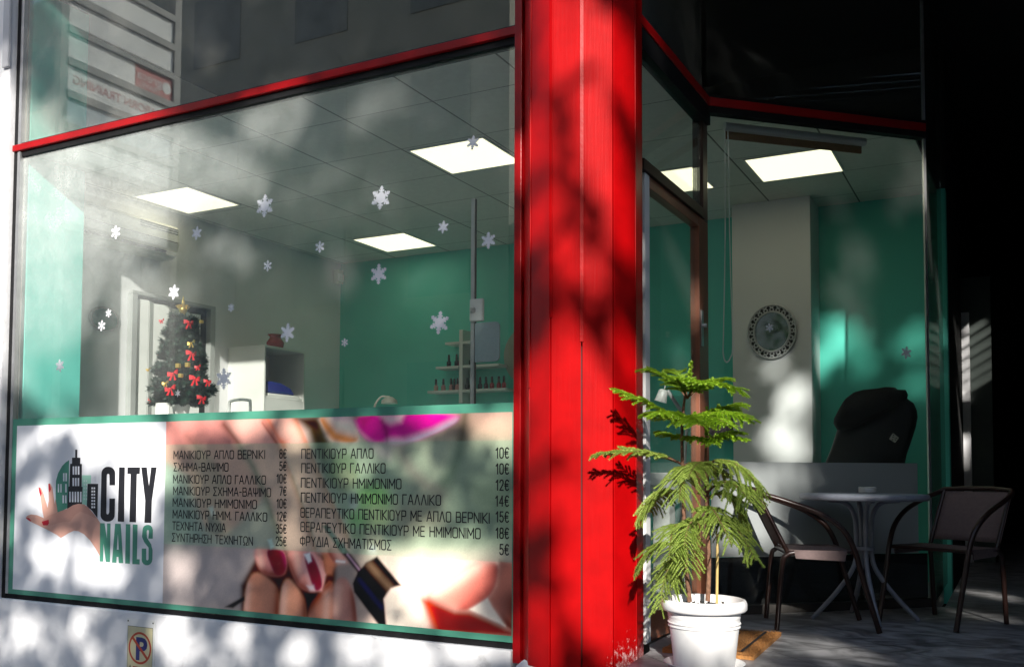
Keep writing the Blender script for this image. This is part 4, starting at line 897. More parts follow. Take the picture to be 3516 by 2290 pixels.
# glass partition door with its aluminium mast, lock and frosted plate
gd = empty('glass_door_leaf', (-3.01, 1.0, FL), 'frameless inner glass door with aluminium edge, square lock and frosted plate', 'glass door')
b = MB(); b.box((-3.028, .985, FL), (-3.002, 1.015, 1.735), ALU); b.box((-3.002, .99, FL), (-2.998, 1.01, 1.73), BLACK); b.build('edge_profile', gd, .002)
b = MB(); b.box((-3.02, .955, .94), (-2.925, .984, 1.083), WHITEPLASTIC); b.build('lock_case', gd, .008)
b = MB(); b.lathe([(.018, 0), (.018, .012), (.010, .03)], (-2.992, .955, 1.013), ALU, 16, up=(0, -1, 0)); b.build('knob', gd)
b = MB(); r_ = .03; x0, x1, z0, z1 = -2.990, -2.815, .685, .932; pts = [(x1-r_+r_*math.cos(R(a)), .975, z1-r_+r_*math.sin(R(a))) for a in range(0, 91, 15)]+[(x0, .975, z1), (x0, .975, z0)]+[(x1-r_+r_*math.cos(R(a)), .975, z0+r_+r_*math.sin(R(a))) for a in range(-90, 1, 15)]
b.plate(pts, (0, .01, 0), mat('frosted_plate', (.34, .44, .47), .6, .05, 60)); b.build('frosted_plate', gd)

# ================================================================== INSIDE: behind the corner window
om = empty('ornate_mirror', (-1.724, 3.60, 1.14), 'oval mirror in a silver openwork frame on the white pier', 'mirror')
MC = np.array([-1.724, 3.615, 1.137]); SILVER = mat('silver_openwork', (.62, .62, .64), .4, .15, 30, metal=.2)
b = MB()
for r in (.212, .158):
    b.tube([MC+np.array([r*.90*math.cos(2*math.pi*i/48), -.012, r*1.02*math.sin(2*math.pi*i/48)]) for i in range(49)], .0085, SILVER, 6, cap=False)
for i in range(20):
    g = 2*math.pi*i/20; rr = .185
    for sg_ in (1, -1):
        pts = []
        for k in range(9):
            t = k/8; a = g+sg_*(.10*math.sin(t*math.pi*1.6)); r = .160+.05*t; pts.append(MC+np.array([r*.90*math.cos(a), -.012, r*1.02*math.sin(a)]))
        b.tube(pts, .0056, SILVER, 5)
b.build('frame', om)
b = MB(); n = 40; b.add([MC+np.array([r*.9*math.cos(2*math.pi*i/n), -.003, r*1.02*math.sin(2*math.pi*i/n)]) for r in (.209, .159) for i in range(n)], [(i, n+i, n+(i+1) % n, (i+1) % n) for i in range(n)], mat('shadow_backing', (.05, .05, .05), .7)); b.build('shadow_ring', om)  # dark ring stands in for shadow in the openwork holes
b = MB(); n = 40; b.add([MC+np.array([.157*.9*math.cos(2*math.pi*i/n), -.006, .157*1.02*math.sin(2*math.pi*i/n)]) for i in range(n)]+[MC+np.array([.157*.9*math.cos(2*math.pi*i/n), .003, .157*1.02*math.sin(2*math.pi*i/n)]) for i in range(n)],
    [list(range(n))]+[(i, n+i, n+(i+1) % n, (i+1) % n) for i in range(n)], MIRROR); b.build('mirror_glass', om)

rb = empty('roller_blind', (-1.14, 1.9, 2.13), 'rolled up blind with brown edge and bead chain at the top of the corner window', 'blind')
n2 = np.array([-d2[1], d2[0]])                                        # into the shop
def inw(t, off, z): q = np.array(along(t))+n2*off; return (q[0], q[1], z)
b = MB(); b.tube([inw(.22, .075, 2.135), inw(1.23, .075, 2.135)], .026, mat('white_blind_tube', (.6, .6, .62), .5), 14); b.build('tube', rb)
b = MB(); b.obox(inw(.23, .085, 0)[:2], inw(1.21, .085, 0)[:2], 2.062, 2.108, .012, mat('brown_blind_cloth', (.20, .11, .05), .8, .1, 40)); b.build('cloth', rb)
b = MB()
chain = [inw(.22, .07, 2.12), inw(.215, .07, 1.4), inw(.200, .07, .85), inw(.197, .07, .73), inw(.215, .07, .675), inw(.245, .07, .70), inw(.262, .07, .80), inw(.25, .07, 1.3), inw(.24, .07, 2.12)]
cp = smooth_path(chain, 10); b.tube(cp, .0035, WHITEPLASTIC, 6)
for i in range(30, len(cp)-20): b.lathe([(.0004, -.0055), (.0055, 0), (.0004, .0055)], cp[i], WHITEPLASTIC, 6)
b.build('bead_chain', rb)

ar = empty('armchair', (-.93, 3.2, FL), 'black leather armchair behind the frosted film', 'armchair')
def A8(x, y, yy): return on_y((2820+x/4.5595)/KPX, (1280+y/4.5595)/KPX, yy)
def puff(mb, pts, y0, th, m, rim=.09):
    pts = [np.array(p) for p in pts]; c = sum(pts)/len(pts); n = len(pts); vs = []; prof = [(0, .62), (.12, .84), (.3, .96), (.5, 1), (.7, .96), (.88, .84), (1, .62)]
    for t, k in prof:
        for p in pts: q = c+(p-c)*(1-(1-k)*.35); vs.append((q[0], y0+th*t, q[2]))
    L = len(prof)
    mb.add(vs, [list(range(n))[::-1], list(range((L-1)*n, L*n))]+[(i*n+k, i*n+(k+1) % n, (i+1)*n+(k+1) % n, (i+1)*n+k) for i in range(L-1) for k in range(n)], m, True)
bk = [(60, 1400), (150, 1180), (240, 900), (330, 640), (470, 420), (760, 300), (1180, 330), (1340, 400), (1440, 470), (1490, 580), (1502, 680), (1470, 850), (1390, 1100), (1330, 1270), (1300, 1400)]
pts = [A8(x, y, 3.2) for x, y in bk]; pts += [np.array([pts[-1][0], 3.2, -.45]), np.array([pts[0][0], 3.2, -.45])]
b = MB(); puff(b, pts, 3.12, .22, LEATHER); b.build('backrest', ar)
b = MB(); b.box((-1.25, 3.20, -.52), (-.66, 3.60, -.36), LEATHER); b.build('seat', ar, .04)
b = MB(); b.lathe([(.25, FL-.004), (.25, FL+.03), (.05, FL+.06), (.05, -.53)], (-.95, 3.4, 0), LEATHER, 24); b.build('base', ar)
ct = MB(); dr = [(170, 720), (160, 790), (210, 880), (330, 900), (520, 850), (800, 700), (1100, 560), (1310, 390), (1326, 310), (1300, 252), (1180, 248), (1130, 212), (1000, 204), (900, 225), (650, 250), (500, 290), (350, 400), (250, 560)]
puff(ct, [A8(x, y, 3.06) for x, y in dr], 3.03, .30, mat('black_cloth', (.006, .006, .006), .9, .3, 30, .5, 50))
tag(ct.build('black_coat'), 'black coat draped over the top of the black armchair', 'coat')
tg = MB(); cc = [A8(1122, 940, 3.095), A8(1216, 1015, 3.095), A8(1155, 1095, 3.095), A8(1060, 1032, 3.095)]
tg.plate(cc, (0, .002, 0), mat('printed_card', (.55, .52, .46), .6, .2, 60))
for u, v in ((.2, .2), (.3, .45), (.75, .3), (.8, .6), (.45, .8)):
    p = cc[0]*(1-u)*(1-v)+cc[1]*u*(1-v)+cc[2]*u*v+cc[3]*(1-u)*v; tg.box(p+np.array([-.004, -.002, -.004]), p+np.array([.004, -.0008, .004]), INK)
tag(tg.build('spotted_card'), 'small pale spotted card hanging on the back of the black armchair', 'card')

md = empty('reception_desk', (-2.0, 1.9, FL), 'narrow white desk standing just inside the door', 'desk')
b = MB(); b.box((-2.24, 1.75, -.125), (-1.98, 2.5, .0), WHITELAM); b.build('desk_top', md, .003)
b = MB(); b.box((-2.10, 1.78, FL-.003), (-1.99, 1.90, -.126), WHITELAM); b.build('leg', md); b = MB(); b.box((-2.10, 2.35, FL-.003), (-1.99, 2.47, -.126), WHITELAM); b.build('leg', md)
wl = empty('white_desk_lamp', (-2.05, 2.0, 0.0), 'white bell shaped desk lamp on the desk inside the door', 'lamp')
q = on_y(1540, 915, 2.0); ax = np.array([-.28, 0, -.96])
b = MB(); b.lathe([(.045, -.055), (.040, -.05), (.032, .015), (.028, .025), (.010, .032)], q, WHITEPLASTIC, 22, up=-ax/np.linalg.norm(ax)); b.build('lamp_shade', wl)
b = MB(); b.tube(smooth_path([q+np.array([.012, 0, .03]), q+np.array([.03, 0, .065]), q+np.array([.10, 0, .07]), q+np.array([.16, 0, .0])], 6), .004, WHITEPLASTIC, 6); b.build('cable', wl)
b = MB(); b.tube([q+np.array([.035, 0, .02]), q+np.array([.17, 0, -.18])], .013, mat('grey_lamp_arm', (.5, .5, .5), .4), 8); b.tube([q+np.array([.17, 0, -.18]), np.array([-1.99, 2.1, .012])], .010, WHITEPLASTIC, 8); b.lathe([(.07, 0), (.07, .012)], (-1.99, 2.1, .0), WHITEPLASTIC, 20); b.build('arm', wl)
pk = MB(); q = on_y(1668, 992, 3.9); pk.box((q[0]-.10, 3.86, q[2]-.09), (q[0]+.12, 3.998, q[2]+.09), mat('mauve_flower_print', (.32, .20, .26), .5, .7, 22)); 
tag(pk.build('flowered_box', bevel=.004), 'mauve flower printed box against the teal wall behind the plant', 'box')

# ================================================================== TERRACE: table, ashtray, chairs, mat
TC = np.array([-.785, 1.625, FL])
bt = empty('bistro_table', tuple(TC), 'round grey bistro table with bent tube legs', 'table')
zt_ = -.118
b = MB(); b.lathe([(.30, -.034), (.345, -.034), (.352, -.026), (.352, -.006), (.345, 0.0), (.320, .0015)], TC+np.array([0, 0, -FL+zt_]), GREYPAINT, 56); b.build('rim', bt)
b = MB(); b.lathe([(.319, -.001), (.0001, .0005)], TC+np.array([0, 0, -FL+zt_+.0010]), mat('dark_table_glass', (.05, .055, .055), .12, .1, 5), 56); b.build('top', bt)
for k, g in enumerate((R(202), R(292), R(22), R(112))):
    dv = np.array([math.cos(g), math.sin(g), 0]); b = MB()
    b.tube(smooth_path([TC+dv*.20+np.array([0, 0, .685]), TC+dv*.10+np.array([0, 0, .67]), TC+dv*.052+np.array([0, 0, .60]), TC+dv*.042+np.array([0, 0, .48]), TC+dv*.044+np.array([0, 0, .36]), TC+dv*.075+np.array([0, 0, .27]), TC+dv*.17+np.array([0, 0, .14]), TC+dv*.295+np.array([0, 0, .004])], 6), .0135, GREYPAINT, 10); b.build('leg', bt)
b = MB(); b.lathe([(.058, 0), (.060, .02)], TC+np.array([0, 0, .40]), GREYPAINT, 20); b.build('collar', bt)
AT = (TC[0]+.005, TC[1]+.14, zt_+.0018); ASH = mat('clear_ashtray_glass', (.62, .62, .58), .15, .1, 30)
b = MB(); b.lathe([(.046, 0), (.050, .003), (.050, .036), (.044, .038), (.042, .012), (.0001, .010)], AT, ASH, 28)
for z in (.010, .020, .030): b.lathe([(.0505, z), (.052, z+.002), (.0505, z+.004)], AT, ASH, 28)
tag(b.build('ashtray'), 'round ribbed glass ashtray on the bistro table', 'ashtray')

def chair(pos, ang, label):
    r = empty('terrace_chair', (pos[0], pos[1], FL), label, 'chair', 'brown tube chairs at the bistro table')
    Mx = Matrix.Translation((pos[0], pos[1], FL)) @ Matrix.Rotation(ang, 4, 'Z')
    def T(x, y, z): v = Mx @ Vector((x, y, z)); return np.array(v)
    for s in (-1, 1):
        b = MB(); b.tube(smooth_path([T(-.10, s*.205, .745), T(-.065, s*.225, .725), T(.06, s*.245, .685), T(.22, s*.25, .625), T(.335, s*.245, .545), T(.395, s*.24, .44), T(.44, s*.235, .28), T(.52, s*.23, .004)], 7), .0145, BRONZE, 10); b.build('arm_and_front_leg', r)
        b = MB(); b.tube(smooth_path([T(.36, s*.215, .415), T(.12, s*.215, .415), T(.055, s*.215, .40), T(.03, s*.215, .34), T(.0, s*.215, .004)], 7), .0135, BRONZE, 10); b.build('rear_leg', r)
        b = MB(); b.tube([T(.065, s*.20, .41), T(.02, s*.20, .50), T(-.10, s*.20, .745)], .012, BRONZE, 8); b.build('back_post', r)
    b = MB(); b.tube(smooth_path([T(-.10, -.205, .745), T(-.118, -.10, .752), T(-.122, 0, .753), T(-.118, .10, .752), T(-.10, .205, .745)], 4), .0145, BRONZE, 10); b.build('top_rail', r)
    b = MB()
    for x, y0, y1, z in ((.06, -.205, .205, .412), (.385, -.235, .235, .42)): b.tube([T(x, y0, z), T(x, y1, z)], .011, BRONZE, 8)
    b.build('cross_bar', r)
    n = 8; b = MB(); vs = []
    for i in range(n+1):
        for k in range(n+1):
            u, v = i/n, k/n; vs.append(T(.065+.32*u, -.225+.45*v, .428-.020*math.sin(math.pi*u)*math.sin(math.pi*v)))
    b.add(vs, [(i*(n+1)+k, (i+1)*(n+1)+k, (i+1)*(n+1)+k+1, i*(n+1)+k+1) for i in range(n) for k in range(n)], MESHFAB, True)
    for s in (-1, 1): b.add([T(.09, s*.226, .43), T(.36, s*.238, .43), T(.35, s*.236, .375), T(.10, s*.226, .385)], [(0, 1, 2, 3)], MESHFAB)
    o = b.build('seat', r); sd = o.modifiers.new('thick', 'SOLIDIFY'); sd.thickness = .004
    b = MB(); vs = []
    for i in range(n+1):
        for k in range(n+1):
            u, v = i/n, k/n; vs.append(T(.045-.136*u-.018*math.sin(math.pi*v), -.213+.426*v, .455+.280*u))
    b.add(vs, [(i*(n+1)+k, i*(n+1)+k+1, (i+1)*(n+1)+k+1, (i+1)*(n+1)+k) for i in range(n) for k in range(n)], MESHFAB, True)
    o = b.build('backrest', r); sd = o.modifiers.new('thick', 'SOLIDIFY'); sd.thickness = .004
    return r
p = np.array([(-1.127-1.313)/2, (1.01+1.395)/2]); chair(p, R(20), 'brown tube armchair beside the potted plant, lit by the sun')
p = np.array([(-.09-.49)/2+.03, (1.86+2.06)/2]); chair(p, math.atan2(-.88, -.47), 'brown tube armchair in deep shade at the far right of the table')

dm = MB(); mc = [on_z(1816, 1468, FL+.02), on_z(1752, 1524, FL+.02), on_z(1560, 1512, FL+.02), on_z(1600, 1456, FL+.02)]
A, B = mc[1][:2], mc[0][:2]; lv = (B-A)/np.linalg.norm(B-A); wv = np.array([-lv[1], lv[0]]); Lm, Wm = float(np.linalg.norm(B-A)), .42
def MP(u, v, z): q = A+lv*u+wv*v; return (q[0], q[1], FL+z)
dm.add([MP(0, 0, .001), MP(Lm, 0, .001), MP(Lm, Wm, .001), MP(0, Wm, .001), MP(0, 0, .018), MP(Lm, 0, .018), MP(Lm, Wm, .018), MP(0, Wm, .018)], [(0, 3, 2, 1), (4, 5, 6, 7), (0, 1, 5, 4), (1, 2, 6, 5), (2, 3, 7, 6), (3, 0, 4, 7)], COIR)
dmo = tag(dm.build('doormat'), 'tan coir doormat with black border at the shop door', 'doormat')
b = MB()
V, Fc = [], []
for i in range(5200):
    e = RNG.random()
    u, v = (RNG.random()*Lm, RNG.random()*Wm) if e < .6 else ((RNG.random()*Lm, RNG.random()*.05) if e < .8 else (RNG.random()*.05, RNG.random()*Wm))
    p = np.array(MP(u, v, .016)); d = RNG.normal(0, 1, 3)*.006; d[2] = .008+.004*RNG.random(); s = RNG.normal(0, 1, 3); s[2] = 0; s = s/np.linalg.norm(s)*.0015
    i0 = len(V); V += [p-s, p+s, p+d]; Fc.append((i0, i0+1, i0+2))
b.add(V, Fc, COIR); b.build('bristles', dmo)
b = MB(); z = .0262
def band(u0, v0, u1, v1): b.add([MP(u0, v0, z), MP(u1, v0, z), MP(u1, v1, z), MP(u0, v1, z)], [(0, 1, 2, 3)], INK)
e = .06; wd = .014
band(e, e, Lm-e, e+wd); band(e, Wm-e-wd, Lm-e, Wm-e); band(e, e+wd, e+wd, Wm-e-wd); band(Lm-e-wd, e+wd, Lm-e, Wm-e-wd)
b.build('border', dmo)
b = MB()
for k in range(4):                                            # worn scrolls where the pattern is no longer readable
    for s_ in (-1, 1):
        c0 = np.array([Lm*.5+s_*(.05+.055*k), Wm*.5]); pts = [MP(c0[0]+.022*math.cos(t*.5)*(1-t/22), c0[1]+s_*.05*math.sin(t*.55)*(1-t/26), .026) for t in range(18)]; b.tube(pts, .0035, INK, 4)
b.build('pattern', dmo)

# ================================================================== POTTED PINES
PC = np.array([*on_z(1637, 1556, FL)[:2], FL])
fp = empty('flower_pot', tuple(PC), 'white plastic flower pot standing beside the red column', 'flower pot')
POTM = mat('white_pot_plastic', (.80, .79, .78), .45, .04, 6, .05, 40)
b = MB(); b.lathe([(r_, z_*1.09) for r_, z_ in [(.122, .006), (.126, .012), (.150, .20), (.150, .205), (.1525, .208), (.152, .213), (.154, .222), (.155, .230), (.172, .232), (.180, .240), (.180, .262), (.174, .274), (.165, .277), (.158, .272), (.150, .235)]], PC, POTM, 56)
for z in (.185, .200): b.lathe([(.126+.024*z/.19+.001, z), (.126+.024*z/.19+.0035, z+.003), (.126+.024*z/.19+.001, z+.006)], PC, POTM, 56)
b.build('pot', fp)
b = MB(); b.lathe([(.135, .0), (.165, .03), (.172, .034), (.168, .036), (.132, .006)], PC, POTM, 48); b.build('saucer', fp)
b = MB(); b.lathe([(.149, .256), (.08, .266), (.0001, .27)], PC, SOIL, 40); V, Fc = [], []
for i in range(700):
    g = RNG.random()*6.283; r = .145*math.sqrt(RNG.random()); c = PC+np.array([r*math.cos(g), r*math.sin(g), .263]); s = .003+.006*RNG.random(); i0 = len(V)
    V += [c+RNG.normal(0, 1, 3)*s for _ in range(3)]; Fc.append((i0, i0+1, i0+2))
b.add(V, Fc, SOIL); b.build('soil', fp)
cn = MB(); q = on_y(1665, 1392, PC[1]-.04); q2 = on_y(1668, 1240, PC[1]-.04); cn.tube([(q[0], q[1], FL+.2), q2], .006, mat('bamboo', (.50, .36, .13), .6, .15, 30), 8)
tag(cn.build('bamboo_cane'), 'thin yellow bamboo cane stuck in the flower pot', 'cane')

def leaf_mat(name, c0, c1, c2):
    m = bpy.data.materials.new(name); m.use_nodes = True; t = m.node_tree; p = t.nodes['Principled BSDF']; out = t.nodes['Material Output']
    g = t.nodes.new('ShaderNodeNewGeometry'); r = t.nodes.new('ShaderNodeValToRGB'); r.color_ramp.elements[0].color = (*c0, 1); r.color_ramp.elements[1].color = (*c2, 1)
    e = r.color_ramp.elements.new(.5); e.color = (*c1, 1); t.links.new(g.outputs['Random Per Island'], r.inputs[0]); t.links.new(r.outputs[0], p.inputs['Base Color'])
    p.inputs['Roughness'].default_value = .5
    tl = t.nodes.new('ShaderNodeBsdfTranslucent'); t.links.new(r.outputs[0], tl.inputs[0]); mx = t.nodes.new('ShaderNodeMixShader'); mx.inputs[0].default_value = .3
    t.links.new(p.outputs[0], mx.inputs[1]); t.links.new(tl.outputs[0], mx.inputs[2]); t.links.new(mx.outputs[0], out.inputs[0]); MATS[name] = m; return m
PINE_Y = leaf_mat('fresh_needles', (.14, .29, .010), (.27, .47, .02), (.42, .62, .04))
PINE_O = leaf_mat('older_needles', (.20, .30, .045), (.33, .46, .08), (.50, .60, .15))
def frond(parent, p0, p1, p2, L2, n2_, mt, droop, needle=.0098, lat=None):
    n2_ = int(n2_*1.12); L2 = L2*1.14; droop = droop*.7
    """one branch: an axis with feathered side twigs, every twig covered in short needles"""
    p0, p1, p2 = [np.array(p, float) for p in (p0, p1, p2)]; V, Fc = [], []
    def ax(t): return p0*(1-t)**2+p1*2*t*(1-t)+p2*t*t
    b = MB(); b.tube([ax(t) for t in np.linspace(0, 1, 8)], [.0055-.004*t for t in np.linspace(0, 1, 8)], BARK, 6)
    for i in range(24): brush(V, Fc, ax(.12+.88*i/24), ax(.12+.88*(i+1)/24), needle, 4, 6)
    for i in range(n2_):
        t = .16+.82*(i+.5)/n2_; c = ax(t); tg = ax(min(t+.03, 1))-ax(t-.03); tg /= np.linalg.norm(tg)
        side = np.cross(tg, [0, 0, 1.0]); side /= np.linalg.norm(side)+1e-6
        ln0 = L2*(math.sin(math.pi*(.12+.80*t))**.7)
        for s in (-1, 1):
            ln = ln0*(.62+.62*RNG.random()); d = side*s*(.62+.4*RNG.random())+tg*(.5+.35*RNG.random())+RNG.normal(0, .12, 3); d /= np.linalg.norm(d)
            if RNG.random() < .06: continue
            e = c+d*ln*.55+np.array([0, 0, .012+.02*RNG.random()-droop*.25])*ln*4*.25; f = c+d*ln+np.array([0, 0, -droop*ln*(.8+.4*RNG.random())])
            m = max(4, int(ln*.55/.0036)); brush(V, Fc, c, e, needle, m, 7); brush(V, Fc, e, f, needle*.95, m, 7)
            b.tube([c, e, f], .0017, mt, 4)
    b.add(V, Fc, mt); b.build('branch', parent)
def trunk(parent, pts, r0, r1):
    b = MB(); sp = smooth_path(pts, 6); n = len(sp); b.tube(sp, [r0+(r1-r0)*i/(n-1) for i in range(n)], BARK, 9)
    V, Fc = [], []
    for i in range(n-1): brush(V, Fc, sp[i], sp[i+1], .012, 5, 4)
    b.add(V, Fc, BARK); b.build('trunk', parent)
def PY(x, y, dy=0.0): return on_y(x, y, PC[1]+dy)
pa = empty('norfolk_pine', tuple(PC+np.array([-.05, 0, .24])), 'taller young tiered pine in the white pot', 'plant')
trunk(pa, [PY(1603, 1398), PY(1592, 1280), PY(1588, 1120), PY(1585, 1010), PY(1592, 920), PY(1607, 850)], .011, .004)
Y = PINE_Y; O = PINE_O
A_ = [ # root px, bend px, tip px, depth of the tip, twig length, twigs, material, droop
    ((1596, 925), (1560, 868), (1497, 858), .02, .075, 16, Y, .15), ((1596, 925), (1650, 868), (1724, 910), -.06, .085, 18, Y, .25), ((1596, 925), (1590, 870), (1560, 860), .22, .07, 14, Y, .1),
    ((1598, 925), (1640, 880), (1690, 880), .20, .07, 14, Y, .1), ((1597, 925), (1580, 885), (1570, 880), -.2, .07, 14, Y, .2), ((1598, 925), (1620, 880), (1640, 890), -.20, .07, 14, Y, .2), ((1600, 900), (1604, 870), (1607, 843), .0, .02, 8, Y, .0),
    ((1588, 985), (1520, 935), (1432, 906), -.09, .085, 20, Y, .25), ((1588, 985), (1560, 950), (1535, 960), -.24, .085, 17, Y, .35), ((1588, 985), (1660, 940), (1746, 975), -.12, .10, 20, Y, .35),
    ((1588, 985), (1650, 945), (1727, 940), .20, .09, 18, Y, .3), ((1588, 985), (1600, 950), (1625, 985), -.26, .09, 17, Y, .35), ((1588, 985), (1540, 950), (1500, 965), .2, .08, 16, Y, .3), ((1588, 985), (1630, 950), (1690, 985), -.22, .09, 17, Y, .35),
    ((1586, 1022), (1560, 1010), (1530, 1003), .10, .05, 10, Y, .25), ((1586, 1022), (1610, 1012), (1640, 1022), -.12, .05, 10, Y, .3),
    ((1585, 1078), (1500, 1030), (1376, 1058), -.12, .075, 20, O, .35), ((1585, 1078), (1520, 1050), (1440, 1040), -.02, .06, 12, O, .1), ((1585, 1085), (1590, 1075), (1578, 1165), -.22, .10, 18, O, .5),
    ((1585, 1082), (1640, 1060), (1690, 1110), .16, .09, 16, O, .4),
    ((1588, 1150), (1520, 1110), (1482, 1218), -.08, .09, 18, O, .5), ((1588, 1150), (1540, 1120), (1510, 1190), .16, .08, 15, O, .5), ((1589, 1230), (1560, 1190), (1555, 1300), -.18, .09, 17, O, .5), ((1590, 1240), (1600, 1220), (1598, 1330), -.15, .09, 16, O, .5),
    ((1592, 1280), (1520, 1230), (1478, 1325), -.06, .085, 17, O, .55), ((1593, 1300), (1545, 1280), (1534, 1415), -.12, .095, 18, O, .5), ((1592, 1290), (1570, 1270), (1560, 1370), .12, .08, 14, O, .5)]
for r_, m_, t_, dy, l2, nn, mt, dr_ in A_: frond(pa, PY(*r_), PY(*m_, dy*.55), PY(*t_, dy), l2, nn, mt, dr_)
pb = empty('norfolk_pine', tuple(PC+np.array([.03, 0, .24])), 'shorter young tiered pine leaning out to the right in the same pot', 'plant')
trunk(pb, [PY(1645, 1396), PY(1648, 1300), PY(1642, 1180), PY(1640, 1090), PY(1641, 1020)], .011, .004)
B_ = [((1641, 1030), (1680, 1005), (1735, 1022), -.05, .05, 14, Y, .2), ((1641, 1030), (1670, 1000), (1728, 1008), .12, .05, 12, Y, .2), ((1641, 1030), (1610, 1010), (1570, 1018), .05, .05, 12, Y, .2), ((1641, 1030), (1650, 1012), (1660, 1030), -.16, .05, 11, Y, .3), ((1641, 1020), (1642, 1005), (1642, 992), 0, .015, 5, Y, 0),
      ((1640, 1080), (1700, 1040), (1772, 1140), -.02, .11, 18, O, .75), ((1640, 1082), (1620, 1060), (1600, 1110), -.2, .09, 15, O, .5), ((1641, 1150), (1690, 1080), (1745, 1170), -.16, .11, 19, O, .6), ((1641, 1160), (1700, 1110), (1738, 1230), .08, .10, 16, O, .6),
      ((1642, 1205), (1640, 1130), (1700, 1265), -.2, .10, 18, O, .5), ((1642, 1205), (1690, 1170), (1756, 1300), -.12, .10, 19, O, .55), ((1642, 1215), (1600, 1180), (1590, 1270), -.18, .09, 15, O, .5), ((1642, 1210), (1670, 1180), (1690, 1240), .18, .09, 14, O, .5)]
for r_, m_, t_, dy, l2, nn, mt, dr_ in B_: frond(pb, PY(*r_), PY(*m_, dy*.55), PY(*t_, dy), l2, nn, mt, dr_)

# ================================================================== THE STREET BEHIND THE CAMERA (mirrored in the glass, shading the front)
op = empty('opposite_building', (-18, -13, -1.62), 'beige apartment block across the street', 'building')
b = MB(); b.box((-38, -16, -1.62), (-9.0, -13, 13), mat('beige_render', (.36, .33, .28), .85, .1, 1.5)); b.build('wall', op)
WG = mat('dim_window_pane', (.17, .17, .16), .15, .3, 2)
for k in range(4):
    for i in range(9):
        x = -37.0+3.2*i; z = .6+3.1*k; b = MB(); b.box((x, -12.999, z), (x+1.5, -12.96, z+1.7), WG); b.build('window', op)
op2 = empty('sky_block_tower', (22, -14, -1.62), 'unseen tall grey block added across the street to cut skylight from the right', 'building')  # block added to cut skylight into the recess
b = MB(); b.box((11.2, -18, -1.62), (42, -14, 14), mat('grey_render', (.30, .30, .30), .85, .1, 1.5)); b.build('wall', op2)
for k in range(4):
    for i in range(8):
        x = 12.2+3.4*i; z = .6+3.1*k; b = MB(); b.box((x, -13.999, z), (x+1.6, -13.96, z+1.7), WG); b.build('window', op2)
op3 = empty('sky_block_row', (3, -14, -1.62), 'unseen low row of shuttered shops added across the street to cut skylight', 'building')  # row added to hide the low sky from the recess
b = MB(); b.box((-8.9, -18, -1.62), (11.1, -14, 5.5), mat('pale_render', (.38, .36, .33), .85, .1, 1.5)); b.build('wall', op3)
for i in range(5):
    x = -7.4+3.3*i; b = MB(); b.box((x, -13.999, -1.62), (x+2.4, -13.94, 1.2), mat('grey_shutter', (.22, .23, .24), .5, .1, 3)); b.build('shutter', op3)
ns = empty('directory_signboard', (-9.05, -3.35, -1.45), 'tall frame of company name panels on two posts beside the shop', 'signboard')
STEEL = mat('grey_sign_frame', (.20, .20, .20), .5, .1, 10); PANEL = mat('white_sign_panel', (.82, .82, .83), .5, .05, 3); PRED = mat('red_sign_panel', (.50, .03, .035), .45, .05, 5); PBLUE = mat('pale_blue_panel', (.40, .50, .58), .5, .05, 5)
YA, YB = -4.10, -2.60
b = MB()
for y in (YA-.10, YB): b.box((-9.10, y, -1.45), (-9.0, y+.10, 6.1), STEEL)
for k in range(9): b.box((-9.09, YA, 2.60+.36*k), (-8.985, YB, 2.68+.36*k), STEEL)
b.build('frame', ns)
def board_text(s, y, z, h, m, width=None): 
    put_text(tx, s, (-9.018, y, z), (0, 1, 0), (0, 0, 1), h, m, width=width)
SINK = mat('grey_sign_ink', (.10, .10, .11), .6)
for k in range(8):
    z0 = 2.685+.36*k; b = MB(); mid = YA+.58
    if k == 5:
        b.box((-9.05, YA+.01, z0), (-9.02, mid-.01, z0+.27), PRED); b.box((-9.05, mid, z0), (-9.02, YB-.01, z0+.27), PANEL)
    else: b.box((-9.05, YA+.01, z0), (-9.02, YB-.01, z0+.27), PBLUE if k == 3 else PANEL)
    pn = b.build('name_panel', ns); tx = MB()
    if k == 5:
        board_text('greca', YA+.17, z0+.12, .105, PANEL, .38); board_text('TRAVEL', YA+.19, z0+.03, .065, PANEL, .34)
        tx.lathe([(.07, 0), (.055, .0005)], (-9.018, YA+.10, z0+.14), PANEL, 20, up=(1, 0, 0))
    if k == 4: board_text('SEABORN TRAINING', YA+.12, z0+.09, .105, PRED, 1.30)
    if k == 1: strokes(tx, 'ΠΑΝΑΓΟΠΟΥΛΟΥ', (-9.018, YA+.45, z0+.15), (0, 1, 0), (0, 0, 1), .085, SINK, width=.98, t=.012); board_text('210   - 6977 000 205', YA+.35, z0+.03, .075, SINK, 1.08); tx.box((-9.018, YA+.1, z0+.122), (-9.017, YB-.08, z0+.13), SINK)
    if tx.v: tx.build('lettering', pn)

